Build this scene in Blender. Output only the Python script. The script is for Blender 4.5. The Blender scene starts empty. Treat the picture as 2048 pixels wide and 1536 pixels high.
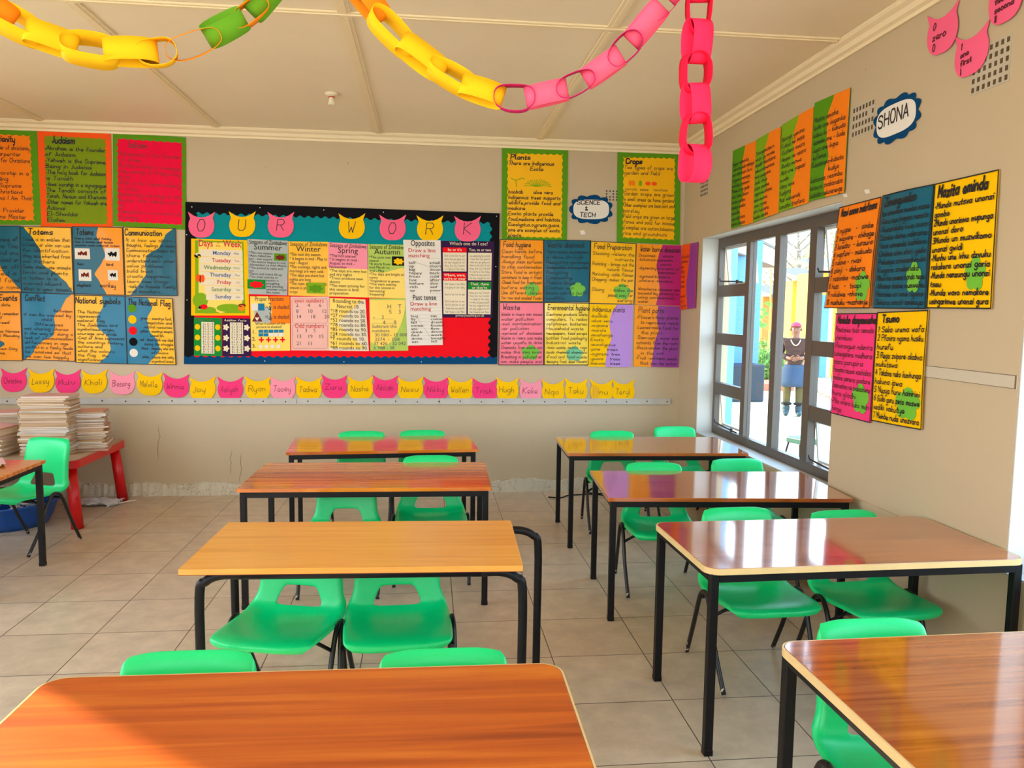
import bpy, bmesh, math, random
from mathutils import Vector, Matrix
random.seed(7)
C = bpy.context.scene.collection
PI = math.pi
# ---------------------------------------------------------------- camera
F, YAW, PIT, ROL, H = 1553.6, 0.1088, 0.0936, 0.0135, 1.4626
D, W, CEIL, COR = 6.19, 2.056, 2.80, 2.73          # back wall y, right wall x, ceiling z, cornice underside z
LEFT, REAR, OUTZ = -3.75, -2.2, -0.22
fw = Vector((math.sin(YAW)*math.cos(PIT), math.cos(YAW)*math.cos(PIT), -math.sin(PIT)))
r0 = Vector((math.cos(YAW), -math.sin(YAW), 0)); u0 = r0.cross(fw)
rt = math.cos(ROL)*r0 + math.sin(ROL)*u0; up = -math.sin(ROL)*r0 + math.cos(ROL)*u0
EYE = Vector((0, 0, H))
cam_data = bpy.data.cameras.new('camera'); cam = bpy.data.objects.new('camera', cam_data); C.objects.link(cam)
cam.matrix_world = Matrix(((rt.x, up.x, -fw.x, 0), (rt.y, up.y, -fw.y, 0), (rt.z, up.z, -fw.z, H), (0, 0, 0, 1)))
cam_data.sensor_fit = 'HORIZONTAL'; cam_data.sensor_width = 36; cam_data.lens = F/2048*36
cam_data.clip_start = 0.02; cam_data.clip_end = 200
bpy.context.scene.camera = cam
# ---------------------------------------------------------------- world, sun, exposure
w = bpy.data.worlds.new('sky'); bpy.context.scene.world = w; w.use_nodes = True
nt = w.node_tree; bg = nt.nodes['Background']
tc = nt.nodes.new('ShaderNodeTexCoord'); sx = nt.nodes.new('ShaderNodeSeparateXYZ'); rp = nt.nodes.new('ShaderNodeValToRGB')
nt.links.new(tc.outputs['Generated'], sx.inputs[0]); nt.links.new(sx.outputs['Z'], rp.inputs[0]); nt.links.new(rp.outputs[0], bg.inputs[0])
rp.color_ramp.elements[0].position = 0.0; rp.color_ramp.elements[0].color = (0.93, 0.96, 1.0, 1)
rp.color_ramp.elements[1].position = 0.6; rp.color_ramp.elements[1].color = (0.45, 0.70, 1.0, 1)
bg.inputs[1].default_value = 3.2
sd = bpy.data.lights.new('sun', 'SUN'); sun = bpy.data.objects.new('sun', sd); C.objects.link(sun)
sd.energy = 7.0; sd.angle = 0.012; sd.color = (1.0, 0.80, 0.52)
sun.rotation_euler = Vector((0.74, -0.60, -0.31)).to_track_quat('-Z', 'Y').to_euler()
vs = bpy.context.scene.view_settings
vs.view_transform = 'Standard'; vs.look = 'None'; vs.gamma = 1; vs.use_curve_mapping = False; vs.exposure = 1.15

# ---------------------------------------------------------------- helpers
def ray(x, y): return fw + (x-1024)/F*rt + (768-y)/F*up
def onz(x, y, z): d = ray(x, y); return EYE + d*((z-H)/d.z)
def ony(x, y, Y=D): d = ray(x, y); return EYE + d*(Y/d.y)
def onx(x, y, X=W): d = ray(x, y); return EYE + d*(X/d.x)

def tag(o, label=None, cat=None, group=None, kind=None):
    if label: o['label'] = label
    if cat: o['category'] = cat
    if group: o['group'] = group
    if kind: o['kind'] = kind
    return o
def empty(name, loc=(0, 0, 0), rz=0, label=None, cat=None, group=None):
    o = bpy.data.objects.new(name, None); C.objects.link(o); o.location = loc; o.rotation_euler = (0, 0, rz)
    o.empty_display_size = .05
    return tag(o, label, cat, group)
def mk(name, verts, faces, mat, parent=None, smooth=False, mats=None, fm=None):
    me = bpy.data.meshes.new(name); me.from_pydata([tuple(v) for v in verts], [], faces)
    for m in (mats or [mat]): me.materials.append(m)
    if fm:
        for p, i in zip(me.polygons, fm): p.material_index = i
    if smooth: me.polygons.foreach_set('use_smooth', [True]*len(me.polygons))
    me.update()
    o = bpy.data.objects.new(name, me); C.objects.link(o)
    if parent: o.parent = parent
    return o
class MB:
    def __init__(s): s.v = []; s.f = []; s.m = []
    def add(s, vs_, fs, mi=0):
        n = len(s.v); s.v += [Vector(v) for v in vs_]; s.f += [tuple(i+n for i in f) for f in fs]; s.m += [mi]*len(fs); return s
    def box(s, a, b, mi=0, M=None):
        x0, y0, z0 = a; x1, y1, z1 = b
        vs_ = [Vector(p) for p in ((x0,y0,z0),(x1,y0,z0),(x1,y1,z0),(x0,y1,z0),(x0,y0,z1),(x1,y0,z1),(x1,y1,z1),(x0,y1,z1))]
        if M: vs_ = [M @ v for v in vs_]
        return s.add(vs_, [(0,3,2,1),(4,5,6,7),(0,1,5,4),(1,2,6,5),(2,3,7,6),(3,0,4,7)], mi)
    def tube(s, pts, r, n=10, mi=0, cap=True, sq=False):
        pts = [Vector(p) for p in pts]; rs = r if isinstance(r, (list, tuple)) else [r]*len(pts)
        rings = []; prev = None
        for i, p in enumerate(pts):
            t = (pts[min(i+1, len(pts)-1)] - pts[max(i-1, 0)]).normalized()
            if prev is None:
                a = Vector((1, 0, 0)) if abs(t.x) < .8 else Vector((0, 1, 0))
                a = (a - t*a.dot(t)).normalized()
            else: a = (prev - t*prev.dot(t)).normalized()
            prev = a; b = t.cross(a)
            rings.append([p + rs[i]*(a*math.cos(2*PI*k/n + (PI/4 if sq else 0)) + b*math.sin(2*PI*k/n + (PI/4 if sq else 0))) for k in range(n)])
        vs_ = [v for r_ in rings for v in r_]; fs = []
        for i in range(len(pts)-1):
            for k in range(n): fs.append((i*n+k, i*n+(k+1) % n, (i+1)*n+(k+1) % n, (i+1)*n+k))
        if cap: fs += [tuple(range(n))[::-1], tuple((len(pts)-1)*n+k for k in range(n))]
        return s.add(vs_, fs, mi)
    def lathe(s, prof, n=20, c=(0, 0, 0), mi=0):
        c = Vector(c); vs_ = [c + Vector((r*math.cos(2*PI*k/n), r*math.sin(2*PI*k/n), z)) for r, z in prof for k in range(n)]
        fs = [(i*n+k, i*n+(k+1) % n, (i+1)*n+(k+1) % n, (i+1)*n+k) for i in range(len(prof)-1) for k in range(n)]
        return s.add(vs_, fs, mi)
    def build(s, name, mat, parent=None, smooth=False, mats=None):
        o = mk(name, s.v, s.f, mat, parent, smooth, mats, s.m if mats else None)
        bm = bmesh.new(); bm.from_mesh(o.data); bmesh.ops.recalc_face_normals(bm, faces=bm.faces); bm.to_mesh(o.data); bm.free()
        return o
def bevel(o, w_, seg=2):
    m = o.modifiers.new('b', 'BEVEL'); m.width = w_; m.segments = seg; m.limit_method = 'ANGLE'; return o
def bake(o):
    dg = bpy.context.evaluated_depsgraph_get(); me = bpy.data.meshes.new_from_object(o.evaluated_get(dg))
    o.modifiers.clear(); o.data = me; return o
def copy_tree(o, parent=None):
    c = o.copy(); C.objects.link(c)
    if parent: c.parent = parent
    for ch in list(o.children): copy_tree(ch, c)
    return c
def cr(pts, n=6, closed=False):
    pts = [Vector(p) for p in pts]; N = len(pts); out = []
    g = (lambda i: pts[i % N]) if closed else (lambda i: pts[max(0, min(N-1, i))])
    for i in range(N if closed else N-1):
        p0, p1, p2, p3 = g(i-1), g(i), g(i+1), g(i+2)
        for k in range(n):
            t = k/n; out.append(.5*((2*p1)+(-p0+p2)*t+(2*p0-5*p1+4*p2-p3)*t*t+(-p0+3*p1-3*p2+p3)*t**3))
    if not closed: out.append(pts[-1])
    return out
def lerpt(tab, v):
    if v <= tab[0][0]: return tab[0][1]
    for (a, x), (b, y) in zip(tab, tab[1:]):
        if v <= b:
            t = (v-a)/(b-a+1e-9); t = t*t*(3-2*t)*.5+t*.5; return x+(y-x)*t
    return tab[-1][1]

# ---------------------------------------------------------------- materials
MATS = {}
def nodes(m): return m.node_tree.nodes, m.node_tree.links
def pm(name, col, rough=.6, metal=0, noise=0, nscale=20, bump=0, bscale=60, coat=0, spec=.5, trans=0):
    if name in MATS: return MATS[name]
    m = bpy.data.materials.new(name); m.use_nodes = True; N, L = nodes(m); b = N['Principled BSDF']
    b.inputs['Base Color'].default_value = (*col, 1); b.inputs['Roughness'].default_value = rough; b.inputs['Metallic'].default_value = metal
    b.inputs['Coat Weight'].default_value = coat; b.inputs['Coat Roughness'].default_value = .12; b.inputs['Specular IOR Level'].default_value = spec
    t = N.new('ShaderNodeTexCoord')
    if noise:
        n = N.new('ShaderNodeTexNoise'); n.inputs['Scale'].default_value = nscale; n.inputs['Detail'].default_value = 5
        r = N.new('ShaderNodeMapRange'); r.inputs[3].default_value = 1-noise; r.inputs[4].default_value = 1+noise
        mx = N.new('ShaderNodeMix'); mx.data_type = 'RGBA'; mx.blend_type = 'MULTIPLY'; mx.inputs[0].default_value = 1; mx.inputs[6].default_value = (*col, 1)
        L.new(t.outputs['Object'], n.inputs['Vector']); L.new(n.outputs['Fac'], r.inputs[0]); L.new(r.outputs[0], mx.inputs[7]); L.new(mx.outputs[2], b.inputs['Base Color'])
    if bump:
        n = N.new('ShaderNodeTexNoise'); n.inputs['Scale'].default_value = bscale; n.inputs['Detail'].default_value = 3
        k = N.new('ShaderNodeBump'); k.inputs['Strength'].default_value = bump; k.inputs['Distance'].default_value = .01
        L.new(t.outputs['Object'], n.inputs['Vector']); L.new(n.outputs['Fac'], k.inputs['Height']); L.new(k.outputs[0], b.inputs['Normal'])
        if coat: L.new(k.outputs[0], b.inputs['Coat Normal'])
    MATS[name] = m; return m
def paper(name, col, lam=False):
    return pm(name, col, .42 if lam else .75, noise=.04, nscale=8, bump=.22 if lam else .08, bscale=7 if lam else 25, coat=.15 if lam else 0, spec=.2 if lam else .12)
YEL = paper('yellow card', (.95, .54, .0)); YELL = paper('laminated yellow card', (.95, .50, .0), True)
ORA = paper('orange card', (.95, .23, .01)); ORAL = paper('laminated orange card', (.95, .33, .0), True); ORR = paper('red orange card', (.95, .10, .01))
TEAL = paper('laminated teal card', (.0, .115, .19), True); TEALP = paper('teal card', (.0, .26, .29))
GRN = paper('green card', (.10, .30, .008)); LGRN = paper('lime card', (.22, .42, .01)); OLV = paper('olive card', (.20, .29, .008))
LEAF = paper('leaf green card', (.16, .50, .04), True)
REDP = paper('crimson card', (.85, .004, .05)); RED = paper('red card', (.85, .004, .012)); PNK = paper('pink card', (.93, .13, .26)); HOT = paper('hot pink card', (.90, .045, .20))
PALE = paper('pale pink card', (.93, .30, .40)); LPNK = paper('laminated pink card', (.93, .20, .28), True); MAG = paper('laminated magenta card', (.45, .015, .17), True)
PUR = paper('laminated purple card', (.30, .05, .33), True); LIL = paper('lilac card', (.48, .27, .70)); NAVY = paper('navy card', (.0, .055, .16)); BLK = paper('black card', (.004, .004, .006))
WHT = paper('white paper', (.80, .76, .68)); CRM = paper('cream paper', (.82, .72, .52)); DKP = paper('dark purple card', (.035, .01, .06)); GRY = paper('grey blue paper', (.42, .47, .46))
DGR = paper('deep green card', (.01, .25, .03)); BLUC = paper('blue ink', (.01, .20, .38)); BRN = paper('brown ink', (.18, .02, .01)); SKY = paper('laminated blue card', (.004, .18, .33), True)
LYEL = paper('light yellow laminated paper', (.93, .66, .10), True); PGRN = paper('pale green paper', (.45, .62, .12)); PPNK = paper('pale pink laminated paper', (.85, .45, .38), True)
INK = pm('black marker ink', (.006, .005, .008), .6); FINK = pm('faint marker ink', (.05, .03, .03), .6); GINK = pm('grey pencil ink', (.12, .12, .12), .7)
RINK = pm('red ink', (.65, .02, .02), .6); BINK = pm('blue ink pen', (.05, .12, .30), .6); GRINK = pm('green ink', (.14, .26, .03), .6)
BLACKM = pm('black painted steel', (.004, .004, .005), .42, noise=.2, nscale=30, spec=.25)
PLAST = pm('green polypropylene', (.0, .66, .19), .30, noise=.05, nscale=12, bump=.10, bscale=500, spec=.5)
TRIMC = pm('cream painted moulding', (.88, .74, .48), .5, noise=.04)
CREAMEDGE = pm('pale table edging', (.72, .50, .22), .35, noise=.12, nscale=15)
STEEL = pm('brown window steel', (.10, .080, .066), .38, noise=.08, nscale=10)
DARKM = pm('dark latch metal', (.02, .02, .02), .4)
REDPL = pm('red plastic', (.62, .003, .006), .33, noise=.05)
BLUPL = pm('blue plastic tub', (.004, .07, .32), .35)
CLEAR = pm('crumpled clear plastic', (.6, .6, .58), .25, bump=.6, bscale=40)
def paint(name, col, stain=0.0):
    m = bpy.data.materials.new(name); m.use_nodes = True; N, L = nodes(m); b = N['Principled BSDF']; b.inputs['Roughness'].default_value = .55
    t = N.new('ShaderNodeTexCoord'); n = N.new('ShaderNodeTexNoise'); n.inputs['Scale'].default_value = 1.6; n.inputs['Detail'].default_value = 8; n.inputs['Roughness'].default_value = .6
    r = N.new('ShaderNodeMapRange'); r.inputs[3].default_value = .93; r.inputs[4].default_value = 1.05
    mx = N.new('ShaderNodeMix'); mx.data_type = 'RGBA'; mx.blend_type = 'MULTIPLY'; mx.inputs[0].default_value = 1; mx.inputs[6].default_value = (*col, 1)
    L.new(t.outputs['Object'], n.inputs['Vector']); L.new(n.outputs['Fac'], r.inputs[0]); L.new(r.outputs[0], mx.inputs[7])
    # scattered scuffs and specks
    v = N.new('ShaderNodeTexVoronoi'); v.inputs['Scale'].default_value = 4.5; L.new(t.outputs['Object'], v.inputs['Vector'])
    lt = N.new('ShaderNodeMath'); lt.operation = 'LESS_THAN'; lt.inputs[1].default_value = .035; L.new(v.outputs['Distance'], lt.inputs[0])
    sc = N.new('ShaderNodeMath'); sc.operation = 'MULTIPLY'; sc.inputs[1].default_value = stain; L.new(lt.outputs[0], sc.inputs[0])
    m2 = N.new('ShaderNodeMix'); m2.data_type = 'RGBA'; L.new(sc.outputs[0], m2.inputs[0]); L.new(mx.outputs[2], m2.inputs[6]); m2.inputs[7].default_value = (col[0]*.55, col[1]*.5, col[2]*.45, 1)
    L.new(m2.outputs[2], b.inputs['Base Color'])
    n2 = N.new('ShaderNodeTexNoise'); n2.inputs['Scale'].default_value = 9; n2.inputs['Detail'].default_value = 6
    k = N.new('ShaderNodeBump'); k.inputs['Strength'].default_value = .12; k.inputs['Distance'].default_value = .02
    L.new(t.outputs['Object'], n2.inputs['Vector']); L.new(n2.outputs['Fac'], k.inputs['Height']); L.new(k.outputs[0], b.inputs['Normal'])
    return m
WALLP = paint('greige wall paint', (.54, .43, .275), .55)
CEILP = paint('off white ceiling board', (.90, .78, .56), 0)
REVEAL = paint('white reveal paint', (.62, .62, .58), 0)
def wood(name, c1, c2, c3, rough=.16, sc=1.0):
    m = bpy.data.materials.new(name); m.use_nodes = True; N, L = nodes(m); b = N['Principled BSDF']
    b.inputs['Roughness'].default_value = rough; b.inputs['Specular IOR Level'].default_value = .6; b.inputs['Coat Weight'].default_value = 1 if rough < .13 else (.45 if rough < .2 else .1); b.inputs['Coat Roughness'].default_value = .07; b.inputs['Coat IOR'].default_value = 1.7 if rough < .13 else 1.5
    t = N.new('ShaderNodeTexCoord'); mp = N.new('ShaderNodeMapping'); mp.inputs['Scale'].default_value = (1.1*sc, 26*sc, 8)
    n = N.new('ShaderNodeTexNoise'); n.inputs['Scale'].default_value = 1.3; n.inputs['Detail'].default_value = 7; n.inputs['Roughness'].default_value = .55; n.inputs['Distortion'].default_value = .6
    cr_ = N.new('ShaderNodeValToRGB'); e = cr_.color_ramp.elements; e[0].position = .33; e[0].color = (*c1, 1); e[1].position = .68; e[1].color = (*c3, 1); k = e.new(.5); k.color = (*c2, 1)
    mp2 = N.new('ShaderNodeMapping'); mp2.inputs['Scale'].default_value = (6, 300, 8); n2 = N.new('ShaderNodeTexNoise'); n2.inputs['Scale'].default_value = 1.0; n2.inputs['Detail'].default_value = 2
    r = N.new('ShaderNodeMapRange'); r.inputs[3].default_value = .86; r.inputs[4].default_value = 1.12
    mx = N.new('ShaderNodeMix'); mx.data_type = 'RGBA'; mx.blend_type = 'MULTIPLY'; mx.inputs[0].default_value = 1
    L.new(t.outputs['Object'], mp.inputs[0]); L.new(mp.outputs[0], n.inputs['Vector']); L.new(n.outputs['Fac'], cr_.inputs[0]); L.new(cr_.outputs[0], mx.inputs[6])
    L.new(t.outputs['Object'], mp2.inputs[0]); L.new(mp2.outputs[0], n2.inputs['Vector']); L.new(n2.outputs['Fac'], r.inputs[0]); L.new(r.outputs[0], mx.inputs[7]); L.new(mx.outputs[2], b.inputs['Base Color'])
    return m
WOODA = wood('sapele laminate', (.44, .085, .006), (.62, .16, .010), (.78, .28, .025), .14)
WOODL = wood('orange sapele laminate', (.30, .042, .002), (.50, .09, .004), (.64, .165, .010), .34, .55)
WOODB = wood('reddish teak laminate', (.27, .05, .010), (.42, .10, .018), (.52, .15, .03), .12, 1.4)
WOODC = wood('honey laminate', (.72, .30, .045), (.80, .36, .06), (.86, .43, .09), .30, .8)
def tiles():
    m = bpy.data.materials.new('ceramic floor tiles'); m.use_nodes = True; N, L = nodes(m); b = N['Principled BSDF']
    t = N.new('ShaderNodeTexCoord'); mp = N.new('ShaderNodeMapping'); mp.inputs['Location'].default_value = (-.9295+.4*20, -2.3413+.4*20, 0)
    br = N.new('ShaderNodeTexBrick'); br.offset = 0; br.squash = 1; br.inputs['Scale'].default_value = 1; br.inputs['Brick Width'].default_value = .4; br.inputs['Row Height'].default_value = .4
    br.inputs['Mortar Size'].default_value = .0022; br.inputs['Mortar Smooth'].default_value = .2; br.inputs['Bias'].default_value = 0
    br.inputs['Color1'].default_value = (.60, .46, .32, 1); br.inputs['Color2'].default_value = (.66, .52, .37, 1); br.inputs['Mortar'].default_value = (.10, .065, .045, 1)
    n = N.new('ShaderNodeTexNoise'); n.inputs['Scale'].default_value = 9; n.inputs['Detail'].default_value = 9; n.inputs['Roughness'].default_value = .65
    r = N.new('ShaderNodeMapRange'); r.inputs[1].default_value = .3; r.inputs[2].default_value = .7; r.inputs[3].default_value = .80; r.inputs[4].default_value = 1.12
    mx = N.new('ShaderNodeMix'); mx.data_type = 'RGBA'; mx.blend_type = 'MULTIPLY'; mx.inputs[0].default_value = 1
    L.new(t.outputs['Object'], mp.inputs[0]); L.new(mp.outputs[0], br.inputs['Vector']); L.new(t.outputs['Object'], n.inputs['Vector']); L.new(n.outputs['Fac'], r.inputs[0])
    L.new(br.outputs['Color'], mx.inputs[6]); L.new(r.outputs[0], mx.inputs[7]); L.new(mx.outputs[2], b.inputs['Base Color'])
    r2 = N.new('ShaderNodeMapRange'); r2.inputs[3].default_value = .24; r2.inputs[4].default_value = .42; L.new(n.outputs['Fac'], r2.inputs[0]); L.new(r2.outputs[0], b.inputs['Roughness'])
    k = N.new('ShaderNodeBump'); k.inputs['Strength'].default_value = .5; k.inputs['Distance'].default_value = .004; k.invert = True; L.new(br.outputs['Fac'], k.inputs['Height']); L.new(k.outputs[0], b.inputs['Normal'])
    return m
TILE = tiles()
def glassm():
    m = bpy.data.materials.new('window glass'); m.use_nodes = True; N, L = nodes(m); N.remove(N['Principled BSDF'])
    a = N.new('ShaderNodeBsdfTransparent'); a.inputs[0].default_value = (.93, .97, .98, 1); g = N.new('ShaderNodeBsdfGlossy'); g.inputs['Roughness'].default_value = .02
    x = N.new('ShaderNodeMixShader'); x.inputs[0].default_value = .05
    L.new(a.outputs[0], x.inputs[1]); L.new(g.outputs[0], x.inputs[2]); L.new(x.outputs[0], N['Material Output'].inputs[0]); return m
GLASS = glassm()

# ---------------------------------------------------------------- handwriting strokes
GL = {'a':'36 16 05 04 13 23 34|36 33','b':'09 03|04 13 23 34 35 26 16 05','c':'35 26 16 05 04 13 23 34','d':'39 33|34 23 13 04 05 16 26 35','e':'04 34 35 26 16 05 04 13 33','f':'38 29 18 13|06 26','g':'36 16 05 04 13 23 34|36 31 20 10 01',
'h':'09 03|05 16 26 35 33','i':'06 03|07 08','j':'16 11 00|17 18','k':'09 03|26 04 23','l':'09 04 13','m':'06 03|05 16 25 23|25 36 45 43','n':'06 03|05 16 26 35 33','o':'16 05 04 13 23 34 35 26 16','p':'06 00|05 16 26 35 34 23 13 04',
'q':'36 30|35 26 16 05 04 13 23 34','r':'06 03|05 16 26','s':'36 16 05 34 23 03','t':'18 13 23|06 26','u':'06 04 13 23 34|36 33','v':'06 13 26','w':'06 13 25 33 46','x':'06 33|36 03','y':'06 04 13 23 34|36 31 20 10','z':'06 36 03 33',
'A':'03 29 43|15 35','B':'03 09 39 48 37 06 36 45 44 33 03','C':'48 39 19 07 05 13 33 44','D':'03 09 29 47 45 23 03','E':'49 09 03 43|06 36','F':'49 09 03|06 36','G':'48 39 19 07 05 13 33 45 46 26','H':'09 03|49 43|06 46','I':'09 03','J':'29 24 13 04',
'K':'09 03|49 06 43','L':'09 03 33','M':'03 09 25 49 43','N':'03 09 43 49','O':'19 07 05 13 33 45 47 39 19','P':'03 09 39 48 47 36 06','Q':'19 07 05 13 33 45 47 39 19|25 43','R':'03 09 39 48 47 36 06|26 43','S':'48 39 19 08 07 36 45 44 33 13 04','T':'09 49|29 23',
'U':'09 04 13 33 44 49','V':'09 23 49','W':'09 13 26 33 49','X':'09 43|49 03','Y':'09 26 49|26 23','Z':'09 49 03 43','0':'19 07 05 13 23 35 37 29 19','1':'08 19 13','2':'08 19 29 38 37 03 33','3':'09 39 16 36 34 23 03','4':'23 29 05 35',
'5':'39 09 06 26 35 34 23 03','6':'39 17 05 04 13 23 34 35 26 06','7':'09 39 13','8':'16 07 08 19 29 38 37 26 16 05 04 13 23 34 35 26','9':'36 16 07 08 19 29 38 36 33','.':'03 13','-':'05 25','=':'04 24|06 26',',':'13 02','+':'05 35|17 13','&':'33 08 19 28 04 13 35',':':'04 14|06 16','?':'08 19 29 38 26 25|23 24',"'":'09 08','*':'04 15 04 15','_':'02 32','/':'03 39'}
PG = {k: [[(int(p[0]), int(p[1])-3) for p in s.split(' ')] for s in v.split('|')] for k, v in GL.items()}
PG['i'][1] = [(0, 4.7), (0, 5.0)]; PG['j'][1] = [(1, 4.7), (1, 5.0)]
def line_strokes(txt):
    x = 0; out = []
    for ch in txt:
        if ch == ' ': x += 3.6; continue
        g = PG.get(ch) or PG.get(ch.upper())
        if not g: x += 2; continue
        mxx = max(p[0] for s in g for p in s); jy = random.uniform(-.25, .25); sc = random.uniform(.93, 1.07)
        for s in g: out.append([(x+p[0]*sc+.12*p[1], p[1]*sc+jy) for p in s])
        x += mxx+1.5
    return out, x
def ribbons(strokes, fn, wd, MBx):
    for s in strokes:
        for (ax, ay), (bx, by) in zip(s, s[1:]):
            dx, dy = bx-ax, by-ay; l = math.hypot(dx, dy) or 1e-6; tx, ty = dx/l*wd*.4, dy/l*wd*.4; nx, ny = -dy/l*wd/2, dx/l*wd/2
            MBx.add([fn(ax-tx+nx, ay-ty+ny), fn(bx+tx+nx, by+ty+ny), fn(bx+tx-nx, by+ty-ny), fn(ax-tx-nx, ay-ty-ny)], [(0, 1, 2, 3)])

# ---------------------------------------------------------------- sheets pinned on a wall
class Sheet:
    """four wall points TL,TR,BR,BL; S.p(u,v,lift) gives a point of the (slightly curled) sheet"""
    def __init__(s, px, wall, lift=.004, curl=.006, seed=0):
        f = (lambda q: ony(q[0], q[1])) if wall == 'B' else (lambda q: onx(q[0], q[1]))
        s.c = [f(q) for q in px]; s.n = Vector((0, -1, 0)) if wall == 'B' else Vector((-1, 0, 0))
        s.lift = lift; s.curl = curl; s.ph = seed*1.7
        s.w = ((s.c[1]-s.c[0]).length+(s.c[2]-s.c[3]).length)/2; s.h = ((s.c[3]-s.c[0]).length+(s.c[2]-s.c[1]).length)/2
    def p(s, u, v, l=0):
        a = s.c[0]*(1-u)+s.c[1]*u; b = s.c[3]*(1-u)+s.c[2]*u
        uu = min(1, max(0, u)); vv = min(1, max(0, v))
        b_ = s.curl*(.35*math.sin(PI*uu)*(1+math.sin(5*vv+s.ph))+.35*math.sin(PI*vv)*(1+math.cos(4*uu+s.ph*2))*.6+.25*vv*vv)
        return a*(1-v)+b*v + s.n*(s.lift+l+b_)
    def grid(s, name, mat, parent, l=0, left=None, right=None, top=None, bot=None, nu=10, nv=14, thick=.0012):
        """patch bounded by left(v),right(v) in u and top(u),bot(u) in v, with real thickness"""
        left = left or (lambda v: 0); right = right or (lambda v: 1); top = top or (lambda u: 0); bot = bot or (lambda u: 1)
        V = []; Fc = []
        for lay in (0, -thick):
            for j in range(nv+1):
                for i in range(nu+1):
                    a, b = i/nu, j/nv; u = left(b)*(1-a)+right(b)*a; v = top(a)*(1-b)+bot(a)*b
                    V.append(s.p(u, v, l+lay))
        n1 = (nu+1)*(nv+1); idx = lambda i, j: j*(nu+1)+i
        for j in range(nv):
            for i in range(nu):
                q = (idx(i, j), idx(i+1, j), idx(i+1, j+1), idx(i, j+1)); Fc.append(q[::-1]); Fc.append(tuple(k+n1 for k in q))
        rim = [idx(i, 0) for i in range(nu)]+[idx(nu, j) for j in range(nv)]+[idx(i, nv) for i in range(nu, 0, -1)]+[idx(0, j) for j in range(nv, 0, -1)]
        for k in range(len(rim)):
            a, b = rim[k], rim[(k+1) % len(rim)]; Fc.append((a, b, b+n1, a+n1))
        return mk(name, V, Fc, mat, parent, smooth=False)
    def outline(s, name, pts, mat, parent, l=.002, center=None, rings=3, thick=.0012):
        """cut-out given by its outline in u,v"""
        cx, cy = center or (sum(p[0] for p in pts)/len(pts), sum(p[1] for p in pts)/len(pts)); n = len(pts)
        V = []; Fc = []
        for lay in (0, -thick):
            V.append(s.p(cx, cy, l+lay))
            for r in range(1, rings+1):
                t = r/rings
                for u, v in pts: V.append(s.p(cx+(u-cx)*t, cy+(v-cy)*t, l+lay))
        N1 = 1+rings*n
        for off, fl in ((0, 1), (N1, 0)):
            for k in range(n):
                q = (off, off+1+k, off+1+(k+1) % n); Fc.append(q if fl else q[::-1])
                for r in range(rings-1):
                    a = off+1+r*n; q = (a+k, a+n+k, a+n+(k+1) % n, a+(k+1) % n); Fc.append(q if fl else q[::-1])
        a = 1+(rings-1)*n
        for k in range(n): Fc.append((a+k, a+(k+1) % n, a+(k+1) % n+N1, a+k+N1))
        return mk(name, V, Fc, mat, parent)
    def write(s, parent, lines, x0=.05, y0=.05, x1=.95, y1=.97, h=None, wd=.0045, mat=None, l=.004, name='writing', fit=None, slant=0):
        """lines of handwriting between y0 and y1; a line may be (text, indent) or text"""
        n = len(lines); ph = (y1-y0)*s.h/n; h = h or ph*.66; unit = h/6; M_ = MB()
        for i, ln in enumerate(lines):
            ind = 0
            if isinstance(ln, tuple): ln, ind = ln
            if not ln.strip(): continue
            st, wx = line_strokes(ln); avail = (x1-x0-ind)*s.w; sx_ = min(unit*.95, avail/wx) if not fit else min(unit*1.12, avail/wx)
            base = y0*s.h+ph*(i+.78)
            fn = lambda x, y, b=base, k=sx_, ind=ind: s.p(x0+ind+x*k/s.w, (b-y*unit+slant*x*k)/s.h, l)
            ws = .76*wd/((unit+sx_)/2)
            ribbons(st, fn, ws, M_)
        return M_.build(name, mat or INK, parent)
    def printed(s, parent, txt, u, v, size, mat, align='LEFT', l=.003, name='print', wmax=None, bold=0, vmax=.975):
        """printed lettering, baseline start at (u,v), size in metres"""
        cu = bpy.data.curves.new('t', 'FONT'); cu.body = txt; cu.size = size; cu.align_x = align; cu.space_line = .92; cu.resolution_u = 2; cu.offset = bold
        o = bpy.data.objects.new('t', cu); C.objects.link(o); bpy.context.view_layer.update()
        dg = bpy.context.evaluated_depsgraph_get(); me = bpy.data.meshes.new_from_object(o.evaluated_get(dg)); bpy.data.objects.remove(o)
        xs = [v_.co.x for v_ in me.vertices]; k = 1
        if wmax and xs and max(xs)-min(xs) > wmax*s.w: k = wmax*s.w/(max(xs)-min(xs))
        ys_ = [v_.co.y for v_ in me.vertices]; ky = 1
        if ys_ and -min(ys_) > (vmax-v)*s.h and vmax > v+.02: ky = (vmax-v)*s.h/(-min(ys_))
        V = [s.p(u+v_.co.x*k/s.w, v-v_.co.y*ky/s.h, l) for v_ in me.vertices]; Fc = [tuple(p.vertices) for p in me.polygons]
        bpy.data.meshes.remove(me)
        return mk(name, V, Fc, mat, parent)
    def line(s, parent, pts, wd, mat, l=.003, name='marker_line'):
        M_ = MB(); q = [(a*s.w, b*s.h) for a, b in pts]; ribbons([q], lambda x, y: s.p(x/s.w, y/s.h, l), wd, M_); return M_.build(name, mat, parent)
    def frame(s, parent, mat=None, wd=.005, l=.003, m=.004):
        nn = 12; pts = [(m+(1-2*m)*i/nn, m) for i in range(nn+1)]+[(1-m, m+(1-2*m)*i/nn) for i in range(1, nn+1)]+[(1-m-(1-2*m)*i/nn, 1-m) for i in range(1, nn+1)]+[(m, 1-m-(1-2*m)*i/nn) for i in range(1, nn+1)]
        return s.line(parent, pts, wd, mat or INK, l, 'marker_border')
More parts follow.
